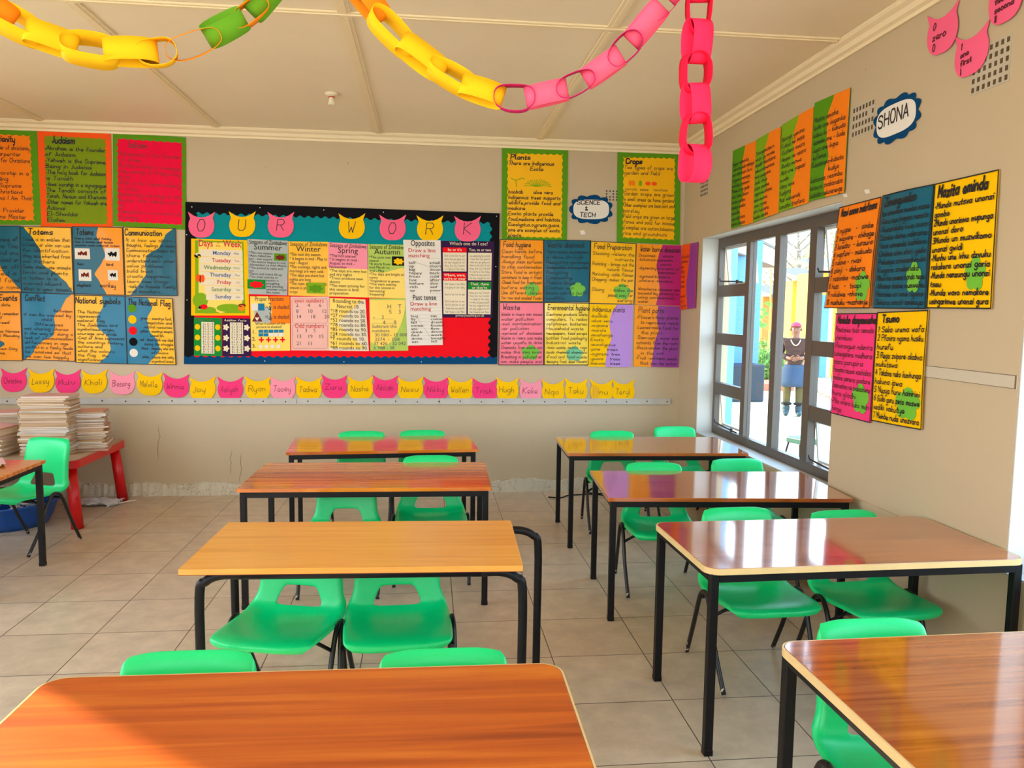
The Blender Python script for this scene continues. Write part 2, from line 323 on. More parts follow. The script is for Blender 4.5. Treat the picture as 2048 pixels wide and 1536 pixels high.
def scal(base, amp, n, ph=0): return lambda t: base+amp*abs(math.sin(PI*n*t+ph))
def flower(cx, cy, rx, ry, n=5, k=.16, ph=0, N=50):
    f = lambda a: 1+k*math.cos(n*a+ph) if (n != 5 or k != .16) else .74+.30*abs(math.cos(2.5*a+.6))**.7
    return [(cx+rx*f(a)*math.cos(a), cy+ry*f(a)*math.sin(a)) for a in [2*PI*i/N for i in range(N)]]
CAT = [(-.02,-.02),(.2,.13),(.35,.19),(.5,.21),(.65,.19),(.8,.13),(1.02,-.02),(.97,.12),(.93,.24),(.985,.40),(1.,.56),(.97,.72),(.89,.87),(.78,.96),(.64,1.),(.5,1.005),(.36,1.),(.22,.96),(.11,.87),(.03,.72),(0,.56),(.015,.40),(.07,.24),(.03,.12)]
def poster(name, px, wall, base, label, group, cat='poster', lift=.004, curl=.006, seed=None, top=None, z=0):
    seed = seed if seed is not None else random.random()*9
    S = Sheet(px, wall, lift, curl, seed); c = S.p(.5, .5)
    T = empty(name, (0, 0, 0), 0, label, cat, group)
    S.grid('sheet', base, T); S.T = T; return S
# ================================================================ THE ROOM
def struct(name, mb, mat, parent=None, smooth=False): return tag(mb.build(name, mat, parent, smooth), kind='structure')
WY0, WY1, WZ0, WZ1 = 3.745, 5.742, .548, 2.03      # first window opening in the right wall
VY0, VY1 = .35, 2.50                               # second opening, nearer than the frame's right edge
TH = .23
struct('floor', MB().box((LEFT, REAR, -.05), (W+TH, D+.2, 0)), TILE)
struct('ceiling', MB().box((LEFT, REAR, CEIL), (W+TH, D+.2, CEIL+.05)), CEILP)
struct('wall_back', MB().box((LEFT-.2, D, 0), (W+TH, D+.2, CEIL)), WALLP)
rw = MB()
rw.box((W, WY1, 0), (W+TH, D, CEIL)).box((W, VY1, 0), (W+TH, WY0, CEIL)).box((W, WY0, 0), (W+TH, WY1, WZ0)).box((W, WY0, WZ1), (W+TH, WY1, CEIL))
rw.box((W, VY0, 0), (W+TH, VY1, WZ0)).box((W, VY0, WZ1), (W+TH, VY1, CEIL)).box((W, REAR, 0), (W+TH, VY0, CEIL))
struct('wall_right', rw, WALLP)
lw = MB()
LW = [(4.5, 5.45, .95, 1.6), (1.05, 4.22, .75, 2.55), (-1.9, .7, .75, 2.55)]  # unseen openings, head and sill heights cut to steer where sunlight lands
ys = [D+.2]; lw.box((LEFT-.2, 5.45, 0), (LEFT, D, CEIL)).box((LEFT-.2, 4.22, 0), (LEFT, 4.5, CEIL)).box((LEFT-.2, .7, 0), (LEFT, 1.05, CEIL)).box((LEFT-.2, REAR, 0), (LEFT, -1.9, CEIL))
for a, b, z0, z1 in LW: lw.box((LEFT-.2, a, 0), (LEFT, b, z0)).box((LEFT-.2, a, z1), (LEFT, b, CEIL))
struct('wall_left', lw, WALLP)
bw = MB()
for xa, xb, za, zb in ((LEFT-.2, -3.3, 0, CEIL), (-3.3, -.9, 0, 1.0), (-3.3, -.9, 2.6, CEIL), (-.9, -.6, 0, CEIL), (-.6, 1.7, 0, 1.0), (-.6, 1.7, 2.6, CEIL), (1.7, W+TH, 0, CEIL)): bw.box((xa, REAR-.2, za), (xb, REAR, zb))  # unseen rear wall; its two openings are added to let in more daylight
struct('wall_rear', bw, WALLP)
# white painted reveals of the window (jamb, head, sill boards)
rv = MB().box((W+.003, WY1-.006, WZ0), (W+.128, WY1-.001, WZ1-.006)).box((W+.003, WY0, WZ1-.006), (W+.128, WY1, WZ1-.001)).box((W+.003, WY0, WZ0), (W+TH, WY1-.007, WZ0+.006)).box((W+.003, WY0+.001, WZ0), (W+.128, WY0+.006, WZ1-.006))
rv.box((W+.003, VY1-.006, WZ0), (W+TH, VY1-.001, WZ1-.006)).box((W+.003, VY0, WZ0), (W+TH, VY1-.007, WZ0+.006))
struct('trim_1', rv, REVEAL)
# cornice on both walls
prof = [(0, COR-CEIL), (.012, COR-CEIL), (.016, COR-CEIL+.014), (.034, COR-CEIL+.022), (.044, COR-CEIL+.042), (.066, COR-CEIL+.052), (.075, COR-CEIL+.062), (.075, 0), (0, 0)]
def cornice(name, a, b, nrm):
    a, b, nrm = Vector(a), Vector(b), Vector(nrm); M_ = MB(); n = len(prof)
    V = [q+nrm*o+Vector((0, 0, z)) for q in (a, b) for o, z in prof]
    M_.add(V, [(i, (i+1) % n, n+(i+1) % n, n+i) for i in range(n)]+[tuple(range(n)), tuple(range(n, 2*n))]); return struct(name, M_, TRIMC)
cornice('trim_2', (LEFT, D-.001, CEIL-.001), (W-.001, D-.001, CEIL-.001), (0, -1, 0))
cornice('trim_3', (W-.001, D-.077, CEIL-.001), (W-.001, REAR, CEIL-.001), (-1, 0, 0))
# ceiling cover strips
cs = MB()
for x in (-2.80, -1.566, -.379, .861):
    for a, b in ((REAR, 3.70), (3.76, D-.077)): cs.box((x-.03, a, CEIL-.009), (x+.03, b, CEIL-.001)); cs.box((x-.012, a, CEIL-.014), (x+.012, b, CEIL-.009))
for y in (3.73, 1.33, -1.07): cs.box((LEFT, y-.027, CEIL-.010), (W-.08, y+.027, CEIL-.001)); cs.box((LEFT, y-.010, CEIL-.015), (W-.08, y+.010, CEIL-.010))
struct('trim_4', cs, TRIMC)
# chair rail, dado strip on the right wall, sill lip
RAILM = pm('grey painted batten', (.50, .48, .43), .45, noise=.15, nscale=12)
ra = MB().box((LEFT, D-.016, .715), (-1.02, D-.0005, .763)).box((-1.015, D-.016, .715), (.095, D-.0005, .763)).box((.10, D-.016, .715), (1.99, D-.0005, .763))
ra.box((LEFT, D-.019, .755), (1.99, D-.016, .763)).box((LEFT, D-.019, .715), (1.99, D-.016, .720))
for i in range(30): ra.lathe([(.0, 0), (.006, 0), (.006, .004), (0, .005)], 8, (0, 0, 0)) if 0 else None
struct('trim_5', ra, RAILM)
sc_ = MB()
for i in range(34):
    x = LEFT+.1+i*.17
    sc_.tube([(x, D-.0165, .738+.003*math.sin(i*2.)), (x, D-.020, .738+.003*math.sin(i*2.))], .006, 8)
struct('trim_6', sc_, pm('rusty screw heads', (.07, .045, .03), .5))
struct('trim_7', MB().box((W-.0035, 2.505, 1.213), (W-.0005, 3.74, 1.262)), pm('cream dado strip', (.56, .50, .37), .5))
struct('trim_10', MB().box((W-.0055, 2.505, 1.2595), (W-.0036, 3.74, 1.2615)).box((W-.0055, 2.505, 1.2135), (W-.0036, 3.74, 1.2150)).box((W-.0055, 2.506, 1.215), (W-.0036, 2.512, 1.2595)), pm('brown strip outline', (.16, .10, .05), .7))  # thin dark brown outline and end line on the dado strip
struct('trim_8', MB().box((W-.008, 2.505, .560), (W-.0005, WY0+.03, .590)), WALLP)
# rough, peeling plaster skirting on the back wall
SKM = paint('flaking whitewash', (.62, .56, .42), .0); N_, L_ = nodes(SKM)
v_ = N_.new('ShaderNodeTexVoronoi'); v_.feature = 'DISTANCE_TO_EDGE'; v_.inputs['Scale'].default_value = 9
t_ = N_.new('ShaderNodeTexCoord'); L_.new(t_.outputs['Object'], v_.inputs['Vector'])
ct = N_.new('ShaderNodeMath'); ct.operation = 'LESS_THAN'; ct.inputs[1].default_value = .008; L_.new(v_.outputs['Distance'], ct.inputs[0]); nz_ = N_.new('ShaderNodeTexNoise'); nz_.inputs['Scale'].default_value = 14; nz_.inputs['Detail'].default_value = 6; ad_ = N_.new('ShaderNodeMixRGB'); ad_.inputs[0].default_value = .22; L_.new(t_.outputs['Object'], nz_.inputs['Vector']); L_.new(t_.outputs['Object'], ad_.inputs[1]); L_.new(nz_.outputs['Color'], ad_.inputs[2]); L_.new(ad_.outputs[0], v_.inputs['Vector'])
mx_ = N_.new('ShaderNodeMix'); mx_.data_type = 'RGBA'; old = N_['Principled BSDF'].inputs['Base Color'].links[0].from_socket
L_.new(ct.outputs[0], mx_.inputs[0]); L_.new(old, mx_.inputs[6]); mx_.inputs[7].default_value = (.16, .09, .04, 1); L_.new(mx_.outputs[2], N_['Principled BSDF'].inputs['Base Color'])
V = []; Fc = []; n = 240
for i in range(n+1):
    x = LEFT+(W-LEFT)*i/n; h = .098+.012*math.sin(i*.31)+random.uniform(-.008, .008); d = .022+random.uniform(-.006, .006)
    V += [(x, D-.001, 0), (x, D-d-.006, 0), (x, D-d-random.uniform(0, .006), h*.5), (x, D-d, h-.008), (x, D-.001, h)]
for i in range(n):
    for k in range(4): Fc.append((i*5+k, i*5+k+1, i*5+5+k+1, i*5+5+k))
tag(mk('baseboard_back', V, Fc, SKM), kind='structure')
struct('baseboard_right', MB().box((W-.012, REAR, 0), (W-.0005, D-.03, .075)), pm('brown tile skirting', (.30, .17, .08), .35, noise=.15))
# hairline cracks in the plaster are thin raised chips of older paint
ck = MB()
for px, ln in (((318, 850), 70), ((480, 905), 60), ((462, 900), 50), ((508, 790), 24)):
    pts = []; x, y = px
    for k in range(7): pts.append(ony(x+random.uniform(-2.5, 2.5), y+ln*k/6, D-.0008))
    ck.tube(pts, [.0004]+[.0013]*5+[.0004], 4)
struct('trim_9', ck, pm('crack dirt', (.16, .11, .07), .8))

# ---------------------------------------------------------------- first window
X0, X1 = W+.125, W+.165
win = tag(MB().box((X0, WY1-.045, WZ0+.007), (X1, WY1-.0005, WZ1-.001)).box((X0, WY0, WZ0+.007), (X1, WY0+.05, WZ1-.001)).box((X0, WY0+.05, WZ1-.075), (X1, WY1-.045, WZ1-.001)).box((X0, WY0+.05, WZ0+.007), (X1, WY1-.045, WZ0+.065)).build('window_1', STEEL), kind='structure')
def yat(px, py): return onx(px, py, X0).y
m1, m2, m3 = yat(1490, 690), yat(1547.5, 690), yat(1618, 690)      # mullion centres
mb = MB()
for m, hw in ((m1, .034), (m2, .036), (m3, .040)): mb.box((X0-.004, m-hw, WZ0+.066), (X1+.004, m+hw, WZ1-.076))
mb.build('mullion', STEEL, win)
zz = [onx(1432, q, X0).z for q in (583, 677, 775)]
lights = []
for ya, yb in ((m1+.034, WY1-.045), (WY0+.05, m3-.040)):
    for z in zz: MB().box((X0-.002, ya, z-.042), (X1+.002, yb, z+.042)).build('transom', STEEL, win)
    zs_ = [WZ0+.065]+sum([[z-.042, z+.042] for z in zz[::-1]], [])+[WZ1-.075]
    lights += [(ya, yb, zs_[2*k], zs_[2*k+1], k) for k in range(4)]
for ya, yb, za, zb, k in lights:
    if k in (0, 3):           # opening sashes stand slightly ajar
        M_ = Matrix.Translation((X1, (ya+yb)/2, zb)) @ Matrix.Rotation(-.13 if k == 3 else -.10, 4, 'Y')
        hh = zb-za; hw = (yb-ya)/2; t = .016
        s_ = MB().box((0, -hw, -hh), (.02, -hw+t, 0), M=M_).box((0, hw-t, -hh), (.02, hw, 0), M=M_).box((0, -hw+t, -hh), (.02, hw-t, -hh+t), M=M_).box((0, -hw+t, -t), (.02, hw-t, 0), M=M_).build('sash', REVEAL, win)
        MB().box((.008, -hw+t, -hh+t), (.011, hw-t, -t), M=M_).build('pane', GLASS, s_)
        MB().tube([(X0-.005, ya+.05, za+.012), (X0-.012, ya+.12, za+.018), (X0-.012, yb-.06, za+.030), (X0-.01, yb-.04, za+.05)], .006, 8).box((X0-.014, ya+.12, za+.004), (X0-.002, ya+.14, za+.03)).build('stay', DARKM, win)
    else: MB().box((X0+.018, ya, za), (X0+.022, yb, zb)).build('pane', GLASS, win)
for ya, yb in ((m2+.036, m1-.034), (m3+.040, m2-.036)): MB().box((X0+.018, ya, WZ0+.065), (X0+.022, yb, WZ1-.075)).build('pane', GLASS, win)
# second window: only its far reveal shows; the frame stands in the same plane
w2 = tag(MB().box((X0, VY1-.045, WZ0+.007), (X1, VY1-.007, WZ1-.001)).box((X0, VY0, WZ0+.007), (X1, VY0+.045, WZ1-.001)).box((X0, VY0+.045, WZ1-.075), (X1, VY1-.045, WZ1-.001)).box((X0, VY0+.045, WZ0+.007), (X1, VY1-.045, WZ0+.065)).box((X0, 1.40, WZ0+.065), (X1, 1.46, WZ1-.075)).build('window_2', STEEL), kind='structure')
MB().box((X0+.018, VY0+.045, WZ0+.065), (X0+.022, 1.40, WZ1-.075)).build('pane', GLASS, w2); MB().box((X0+.018, 1.46, WZ0+.065), (X0+.022, VY1-.045, WZ1-.075)).build('pane', GLASS, w2)

# ---------------------------------------------------------------- air bricks, socket, lamp holder, cable
AIR = pm('beige air brick', (.50, .44, .33), .6); HOLE_SHADE = pm('painted hole shade', (.10, .06, .025), .9)  # holes are raised boxes; the shade inside them is put into the colour
def airbrick(c, wall, w_, h_, nx, ny, label, skip=()):
    T = MB(); g = MB()
    for i in range(nx):
        for j in range(ny):
            if (i, j) in skip: continue
            a = (i+.5)/nx-.5; b = (j+.5)/ny-.5; cw, ch = w_/nx*.22, h_/ny*.27
            if wall == 'B': g.box((c[0]+a*w_-cw, D-.0035, c[2]+b*h_-ch), (c[0]+a*w_+cw, D-.0021, c[2]+b*h_+ch))
            else: g.box((W-.0035, c[1]+a*w_-cw, c[2]+b*h_-ch), (W-.0021, c[1]+a*w_+cw, c[2]+b*h_+ch))
    if wall == 'B': T.box((c[0]-w_/2, D-.002, c[2]-h_/2), (c[0]+w_/2, D-.0003, c[2]+h_/2))
    else: T.box((W-.002, c[1]-w_/2, c[2]-h_/2), (W-.0003, c[1]+w_/2, c[2]+h_/2))
    o = tag(T.build('air_brick', AIR), label, 'air vent', 'air bricks high in the walls'); g.build('hole_shade_grid', HOLE_SHADE, o)
airbrick((W, 3.595, 2.395), 'R', .19, .15, 7, 4, 'beige perforated air brick between the green and orange charts and the round-edged blue sign', ((1, 2),))
airbrick((W, 2.75, 2.385), 'R', .20, .165, 7, 5, 'beige perforated air brick beside the pink cut-outs, nearest the camera')
airbrick((W, 5.74, 2.398), 'R', .16, .12, 6, 4, 'small perforated air brick on the right wall near the room corner')
airbrick((1.455, D, 2.391), 'B', .11, .09, 4, 4, 'small perforated air brick on the back wall beside the crops chart', ((1, 2),))
so = tag(bevel(MB().box((W-.10-.035, D-.012, .20), (W-.10+.035, D-.0005, .262)).build('wall_socket', pm('white plastic', (.75, .74, .70), .35)), .003), 'white electrical socket low on the back wall by the corner', 'socket')
MB().box((W-.115, D-.0135, .222), (W-.110, D-.012, .240)).box((W-.090, D-.0135, .222), (W-.085, D-.012, .240)).build('slot', DARKM, so)
lh = tag(MB().lathe([(0, CEIL-.0005), (.040, CEIL-.0005), (.040, CEIL-.014), (.030, CEIL-.020), (.019, CEIL-.026), (.0, CEIL-.026)], 24, (-.599, 5.07, 0)).build('lamp_holder', pm('ivory plastic', (.80, .70, .50), .4), None, True), 'small ivory ceiling lamp holder without a bulb', 'lamp holder')
MB().lathe([(.0195, CEIL-.0265), (.022, CEIL-.0285), (.0195, CEIL-.031), (0, CEIL-.031)], 24, (-.599, 5.07, 0)).build('red_ring', pm('rust red ring', (.6, .10, .03), .5), lh, True)
MB().lathe([(.014, CEIL-.0312), (.017, CEIL-.05), (.024, CEIL-.078), (.021, CEIL-.078), (.013, CEIL-.05), (0, CEIL-.045)], 24, (-.599, 5.07, 0)).build('socket_cup', pm('ivory plastic', (.80, .70, .50), .4), lh, True)
cab = MB().tube(cr([(.95, 5.95, .006), (1.05, 5.93, .006), (1.13, 6.0, .006), (1.35, 6.02, .006), (1.5, 5.9, .006), (1.75, 5.93, .006), (1.97, 5.99, .006)], 8), .005, 8).tube(cr([(1.28, 6.12, .006), (1.36, 6.05, .006), (1.6, 6.07, .006), (1.9, 6.08, .006)], 8), .005, 8)
tag(cab.build('floor_cable', BLACKM, None, True), 'thin black cable lying on the floor along the back wall', 'cable')

# ================================================================ TABLES
def rrect(w_, d_, r, n=6):
    out = []
    for cx, cy, a0 in ((w_/2-r, d_/2-r, 0), (-w_/2+r, d_/2-r, 90), (-w_/2+r, -d_/2+r, 180), (w_/2-r, -d_/2+r, 270)):
        for k in range(n+1): a = math.radians(a0+90*k/n); out.append((cx+r*math.cos(a), cy+r*math.sin(a)))
    return out
def slab(name, out, z0, z1, mat, parent, inset=.0015):
    n = len(out); V = [(x, y, z0) for x, y in out]+[(x, y, z1-inset) for x, y in out]+[(x*(1-inset*2), y*(1-inset*2), z1) for x, y in out]
    Fc = [tuple(range(n))[::-1], tuple(range(2*n, 3*n))]
    for k in range(n): Fc += [(k, (k+1) % n, n+(k+1) % n, n+k), (n+k, n+(k+1) % n, 2*n+(k+1) % n, 2*n+k)]
    return mk(name, V, Fc, mat, parent)
def table(c, w_, d_, z, yaw, label, wd, style='square', edge=None):
    T = empty('school_table', (c[0], c[1], 0), math.radians(yaw), label, 'table', 'black framed school tables')
    if style == 'round':
        ew = .010
        slab('tabletop', rrect(w_-ew, d_-ew, .045), z-.018, z+.0004, wd, T)
        V = []; o1 = rrect(w_, d_, .05); o2 = rrect(w_-ew, d_-ew, .045); n = len(o1)
        for zz_ in (z-.020, z-.0006): V += [(x, y, zz_) for x, y in o1]
        V += [(x, y, z-.0002) for x, y in o2]+[(x, y, z-.020) for x, y in o2]
        Fc = [(a*n+k, a*n+(k+1) % n, b*n+(k+1) % n, b*n+k) for a, b in ((0, 1), (1, 2), (3, 0)) for k in range(n)]
        mk('edge_band', V, Fc, CREAMEDGE, T)
    else:
        slab('tabletop', rrect(w_, d_, .006, 2), z-.018, z, wd, T)
    s = .0145; hx, hy = w_/2-.03, d_/2-.022; zt = z-.019
    f = MB()
    for sy in (-1, 1): f.box((-hx+s, sy*hy-s, zt-.028), (hx-s, sy*hy+s, zt))
    for sx_ in (-1, 1): f.box((sx_*hx-s, -hy+s, zt-.028), (sx_*hx+s, hy-s, zt))
    f.build('frame', BLACKM, T)
    for sx_ in (-1, 1):
        for sy in (-1, 1):
            bevel(MB().box((sx_*hx-s, sy*hy-s, .0), (sx_*hx+s, sy*hy+s, zt)).box((sx_*hx-s-.001, sy*hy-s-.001, 0), (sx_*hx+s+.001, sy*hy+s+.001, .022)).build('leg', BLACKM, T), .003)
    return T
table((-.262, 1.425), 1.135, .60, .65, -.8, 'brown wood-grain table with rounded corners, nearest at bottom left', WOODL, 'round')
table((1.455, 1.50), 1.17, .60, .65, 1, 'brown wood-grain table with a pale edge, cut off at bottom right', WOODB, 'round')  # the pale edge is the edging's own colour
table((1.468, 2.655), 1.15, .57, .64, 1.5, 'reddish table with a pale rounded edge reflecting the window, against the right wall', WOODB, 'round')
table((1.445, 3.763), 1.17, .62, .60, -4, 'glossy red-brown table at the near end of the steel window, dark square edges', WOODB)
table((1.435, 4.93), 1.14, .63, .60, -2, 'glossy brown table in the far right corner, under the low end of the window', WOODB)
table((-.290, 4.07), 1.225, .64, .60, -1.2, 'orange-brown table second from the back wall, behind the honey-coloured one', WOODA)
table((-.281, 5.035), 1.165, .555, .60, 3.6, 'orange-brown table nearest the back wall, reflecting the pink and yellow tags', WOODA)
table((-2.72, 4.24), 1.20, .60, .60, 0, 'brown table with papers on it at the left edge, in front of the red table', WOODA)
# honey table on two bent-tube frames
T = empty('school_table', (-.226, 2.746, 0), math.radians(-1.9), 'light honey-coloured table on bent black tube frames', 'table', 'black framed school tables')
slab('tabletop', rrect(1.097, .551, .004, 2), .616, .635, WOODC, T)
slab('edge_band', [(x*1.0006, y*1.0008) for x, y in rrect(1.097, .551, .004, 2)], .6145, .6158, BRN, T)
rr = .0155
for yy, xa, xb in ((-.225, -.50, .552), (.262, -.523, .657)):
    zt = .598; R_ = .07
    la = cr([(xa, yy, .0), (xa, yy, .2), (xa, yy, zt-R_), (xa+R_*.3, yy, zt-R_*.3), (xa+R_, yy, zt), (xa+R_*2, yy, zt)], 5)
    lb = cr([(xb, yy, .0), (xb, yy, .2), (xb, yy, zt-R_), (xb-R_*.3, yy, zt-R_*.3), (xb-R_, yy, zt), (xb-R_*2, yy, zt)], 5)
    MB().tube(la, rr, 14).build('leg', BLACKM, T, True); MB().tube(lb, rr, 14).build('leg', BLACKM, T, True)
    MB().tube([(xa+R_*2, yy, zt), (xb-R_*2, yy, zt)], rr*1.005, 14).build('cross_rail', BLACKM, T, True)
for xx in (-.40, .45): MB().tube([(xx, -.21, .599), (xx, .25, .599)], .012, 12).build('side_rail', BLACKM, T, True)

# ================================================================ CHAIRS
def shell(parent):
    prof_ = [(-.206, .318), (-.214, .331), (-.210, .345), (-.170, .353), (-.10, .344), (-.03, .331), (.04, .320), (.09, .318), (.125, .329), (.145, .350), (.155, .375), (.162, .400), (.169, .422), (.178, .475), (.188, .540), (.198, .585), (.207, .613), (.216, .627), (.230, .635)]
    hw = [.150, .164, .178, .187, .191, .194, .195, .194, .190, .183, .174, .167, .163, .159, .158, .157, .153, .147, .139]
    ku = [-.004, -.004, -.002, .001, .006, .014, .022, .026, .022, .014, .006, 0, 0, 0, 0, 0, 0, 0, 0]
    kb = [0, 0, 0, 0, 0, 0, 0, 0, .006, .014, .020, .024, .026, .028, .028, .024, .018, .010, .006]
    S_ = [-1, -.99, -.93, -.8, -.62, -.45, -.28, -.1, .1, .28, .45, .62, .8, .93, .99, 1]
    ns = len(S_); V = []
    for i, (y, z) in enumerate(prof_):
        for k, s in enumerate(S_):
            a = abs(s); back = min(1, max(0, (i-6)/3.0))
            endf = 1 if 3 <= i <= 15 else (.5 if i in (2, 16) else 0)
            e = (.030 if k in (0, ns-1) else (.010 if k in (1, ns-2) else 0))*endf
            if back < 1: e *= .5+.5*back
            fac = {8: 1.05, 9: 1.12, 10: 1.08, 11: .98, 12: .86, 13: .95}.get(i, 1) if a < .7 else 1
            yy = y-kb[i]*a*a*(1-a*.25)+e*back; zz_ = z+ku[i]*a**2.2-e*(1-back)
            xx = s*fac*hw[i]
            if i >= 16: zz_ -= .010*max(0, a-.7)/.3*(i-15)/3
            if i <= 2: yy += .022*a**4
            V.append((xx, yy, zz_))
    Fc = []
    for i in range(len(prof_)-1):
        for k in range(ns-1):
            if i in (9, 10, 11) and 5 <= k <= 9: continue
            a = i*ns+k; Fc.append((a, a+1, a+ns+1, a+ns))
    o = mk('seat_shell', V, Fc, PLAST, parent, True)
    m = o.modifiers.new('s', 'SOLIDIFY'); m.thickness = .005; m.offset = 0
    m = o.modifiers.new('u', 'SUBSURF'); m.levels = 2; m.render_levels = 2
    o = bake(o); o.data.polygons.foreach_set('use_smooth', [True]*len(o.data.polygons)); return o
WORN = pm('black enamel worn to steel', (.007, .007, .008), .35)
Nn, Ll = nodes(WORN); t_ = Nn.new('ShaderNodeTexCoord'); s_ = Nn.new('ShaderNodeSeparateXYZ'); Ll.new(t_.outputs['Object'], s_.inputs[0])
n_ = Nn.new('ShaderNodeTexNoise'); n_.inputs['Scale'].default_value = 55; Ll.new(t_.outputs['Object'], n_.inputs['Vector'])
a_ = Nn.new('ShaderNodeMapRange'); a_.inputs[1].default_value = 0; a_.inputs[2].default_value = .13; a_.inputs[3].default_value = .55; a_.inputs[4].default_value = .85; Ll.new(s_.outputs['Z'], a_.inputs[0])
g_ = Nn.new('ShaderNodeMath'); g_.operation = 'GREATER_THAN'; Ll.new(n_.outputs['Fac'], g_.inputs[0]); Ll.new(a_.outputs[0], g_.inputs[1])
m_ = Nn.new('ShaderNodeMix'); m_.data_type = 'RGBA'; Ll.new(g_.outputs[0], m_.inputs[0]); m_.inputs[6].default_value = (.007, .007, .008, 1); m_.inputs[7].default_value = (.55, .50, .42, 1); Ll.new(m_.outputs[2], Nn['Principled BSDF'].inputs['Base Color'])
def make_chair():
    T = empty('school_chair', (0, 0, 0), 0, 'x', 'chair', 'green plastic school chairs')
    shell(T); r = .0095
    for s in (-1, 1):
        fl = cr([(s*.198, -.175, .008), (s*.203, -.085, .155), (s*.204, -.028, .285), (s*.203, .005, .328), (s*.202, .032, .338)], 6)
        rl = cr([(s*.202, .032, .338), (s*.203, .060, .328), (s*.204, .085, .290), (s*.202, .145, .15), (s*.198, .215, .008)], 6)
        MB().tube(fl, r, 12).build('leg', WORN, T, True); MB().tube(rl, r, 12).build('leg', WORN, T, True)
        MB().tube([(s*.203, -.040, .262), (s*.16, -.06, .295), (s*.10, -.06, .318)], .007, 10).build('seat_bracket', BLACKM, T, True)
        MB().tube([(s*.203, .080, .300), (s*.16, .085, .300), (s*.10, .08, .300)], .007, 10).build('seat_bracket', BLACKM, T, True)
    MB().tube([(-.15, -.06, .300), (.15, -.06, .300)], .008, 10).build('cross_bar', BLACKM, T, True)
    return T
CH = [(-.566, 1.655, 0, 'green chair with its back above the nearest left table, left of the two'),
(.041, 1.62, 0, 'green chair with its back above the nearest left table, right of the two'),
(-.52, 2.80, -14, 'green chair turned sideways under the honey-coloured table, left of the two'),
(-.105, 2.775, 3, 'green chair facing forward under the honey-coloured table, right of the two'),
(-.44, 4.03, -2, 'left of the two green chairs at the table behind the honey-coloured one'),
(.022, 4.185, 1, 'right of the two green chairs at the table behind the honey-coloured one'),
(-.444, 5.10, 0, 'green chair by the back wall at the tag-reflecting table, left of the two'),
(-.026, 5.135, 2, 'green chair by the back wall at the tag-reflecting table, right of the two'),
(1.205, 1.72, 0, 'green chair at the cut-off table at bottom right'),
(1.325, 2.93, 2, 'left green chair under the pale-edged table that reflects the window'),
(1.775, 2.86, 4, 'right green chair under the pale-edged table, against the right wall'),
(1.235, 3.93, -4, 'left green chair at the dark-edged glossy table before the window'),
(1.775, 4.02, 3, 'right green chair at the dark-edged glossy table, close to the window'),
(1.275, 5.075, -3, 'left green chair at the far right corner table'),
(1.80, 5.27, 0, 'right green chair at the far right corner table, by the window jamb'),
(-2.42, 4.885, -20, 'green chair at the left edge in front of the red table with notebooks')]
ch0 = make_chair()
for i, (x, y, a, lab) in enumerate(CH):
    c_ = ch0 if i == 0 else copy_tree(ch0)
    c_.location = (x, y, 0); c_.rotation_euler = (0, 0, math.radians(a)); c_['label'] = lab
    if i in (2, 3, 4): c_.scale = (1, 1, .955 if i < 4 else .91)
# the stool out in the yard
q_ = onz(1606, 876, .36); T = empty('garden_stool', (q_.x, q_.y, OUTZ), math.radians(20), 'small green stool with thin black legs standing outdoors, seen low through the window', 'stool')
bevel(MB().box((-.085, -.12, .53), (.085, .12, .585)).build('seat', pm('dark green plastic', (.0, .07, .045), .4), T), .012)
for sx_ in (-1, 1):
    for sy in (-1, 1): MB().tube([(sx_*.07, sy*.10, .53), (sx_*.10, sy*.12, .38), (sx_*.085, sy*.14, 0)], .008, 8).build('leg', BLACKM, T, True)

# ================================================================ CHARTS, LEFT OF THE BACK WALL
GA = 'hand-written charts on the left of the back wall'
def inset(S, mat, l=.0015, m=(.07, .055, .93, .95), nx=9, ny=13, amp=.02):
    return S.grid('lettering_panel', mat, S.T, l, left=scal(m[0]-amp*.4, amp, ny), right=lambda t: m[2]+amp*.4-amp*abs(math.sin(PI*ny*t)), top=scal(m[1]-amp*.3, amp*.7, nx), bot=lambda t: m[3]-amp*.6*abs(math.sin(PI*nx*t)), nu=44, nv=64)
S = poster('poster', [(-78, 255), (74, 263), (84, 450), (-72, 449)], 'B', GRN, 'orange lettered chart on a green backing, cut off at the top left corner', GA)
inset(S, ORA, m=(.06, .05, .91, .96))
S.write(S.T, ['Christianity'], .30, .05, .72, .145, wd=.010)
S.write(S.T, ['Jesus is the founder of christianity', 'He was a carpenter', 'The holy book for Christians', 'is the Bible', 'Christians worship in a', 'church building', 'God is the Supreme', 'Being for Christians', 'Yahweh means I Am That', 'I Am', 'Jireh means Provider', 'Adonai means Master'], .09, .155, .90, .95)
S = poster('poster', [(75, 259), (222, 267), (226, 456), (82, 453)], 'B', ORR, 'olive green chart on Judaism with an orange-red scalloped border', GA)
inset(S, OLV, m=(.09, .06, .93, .97))
S.write(S.T, ['Judaism'], .20, .05, .52, .155, wd=.012, fit=1)
S.write(S.T, ['*Abraham is the founder', 'of Judaism', '*Yahweh is the Supreme', 'Being in Judaism', '*The holy book for Judaism', 'is Tanakh', '*Jews worship in a synagogue', 'The Tanakh consists of', 'Torah, Nevium and Khetuvim', '*Other names for Yahweh are', 'Adonai', 'El-Shaddai', 'Elohim'], .10, .155, .93, .96, wd=.0055, fit=1)
S = poster('poster', [(226, 265), (372, 275), (373, 460), (227, 452)], 'B', GRN, 'crimson chart on Islam in a green scalloped frame', GA)
inset(S, REDP, m=(.06, .06, .95, .955))
S.write(S.T, ['Islam'], .22, .07, .48, .17, wd=.007, mat=FINK, fit=1)
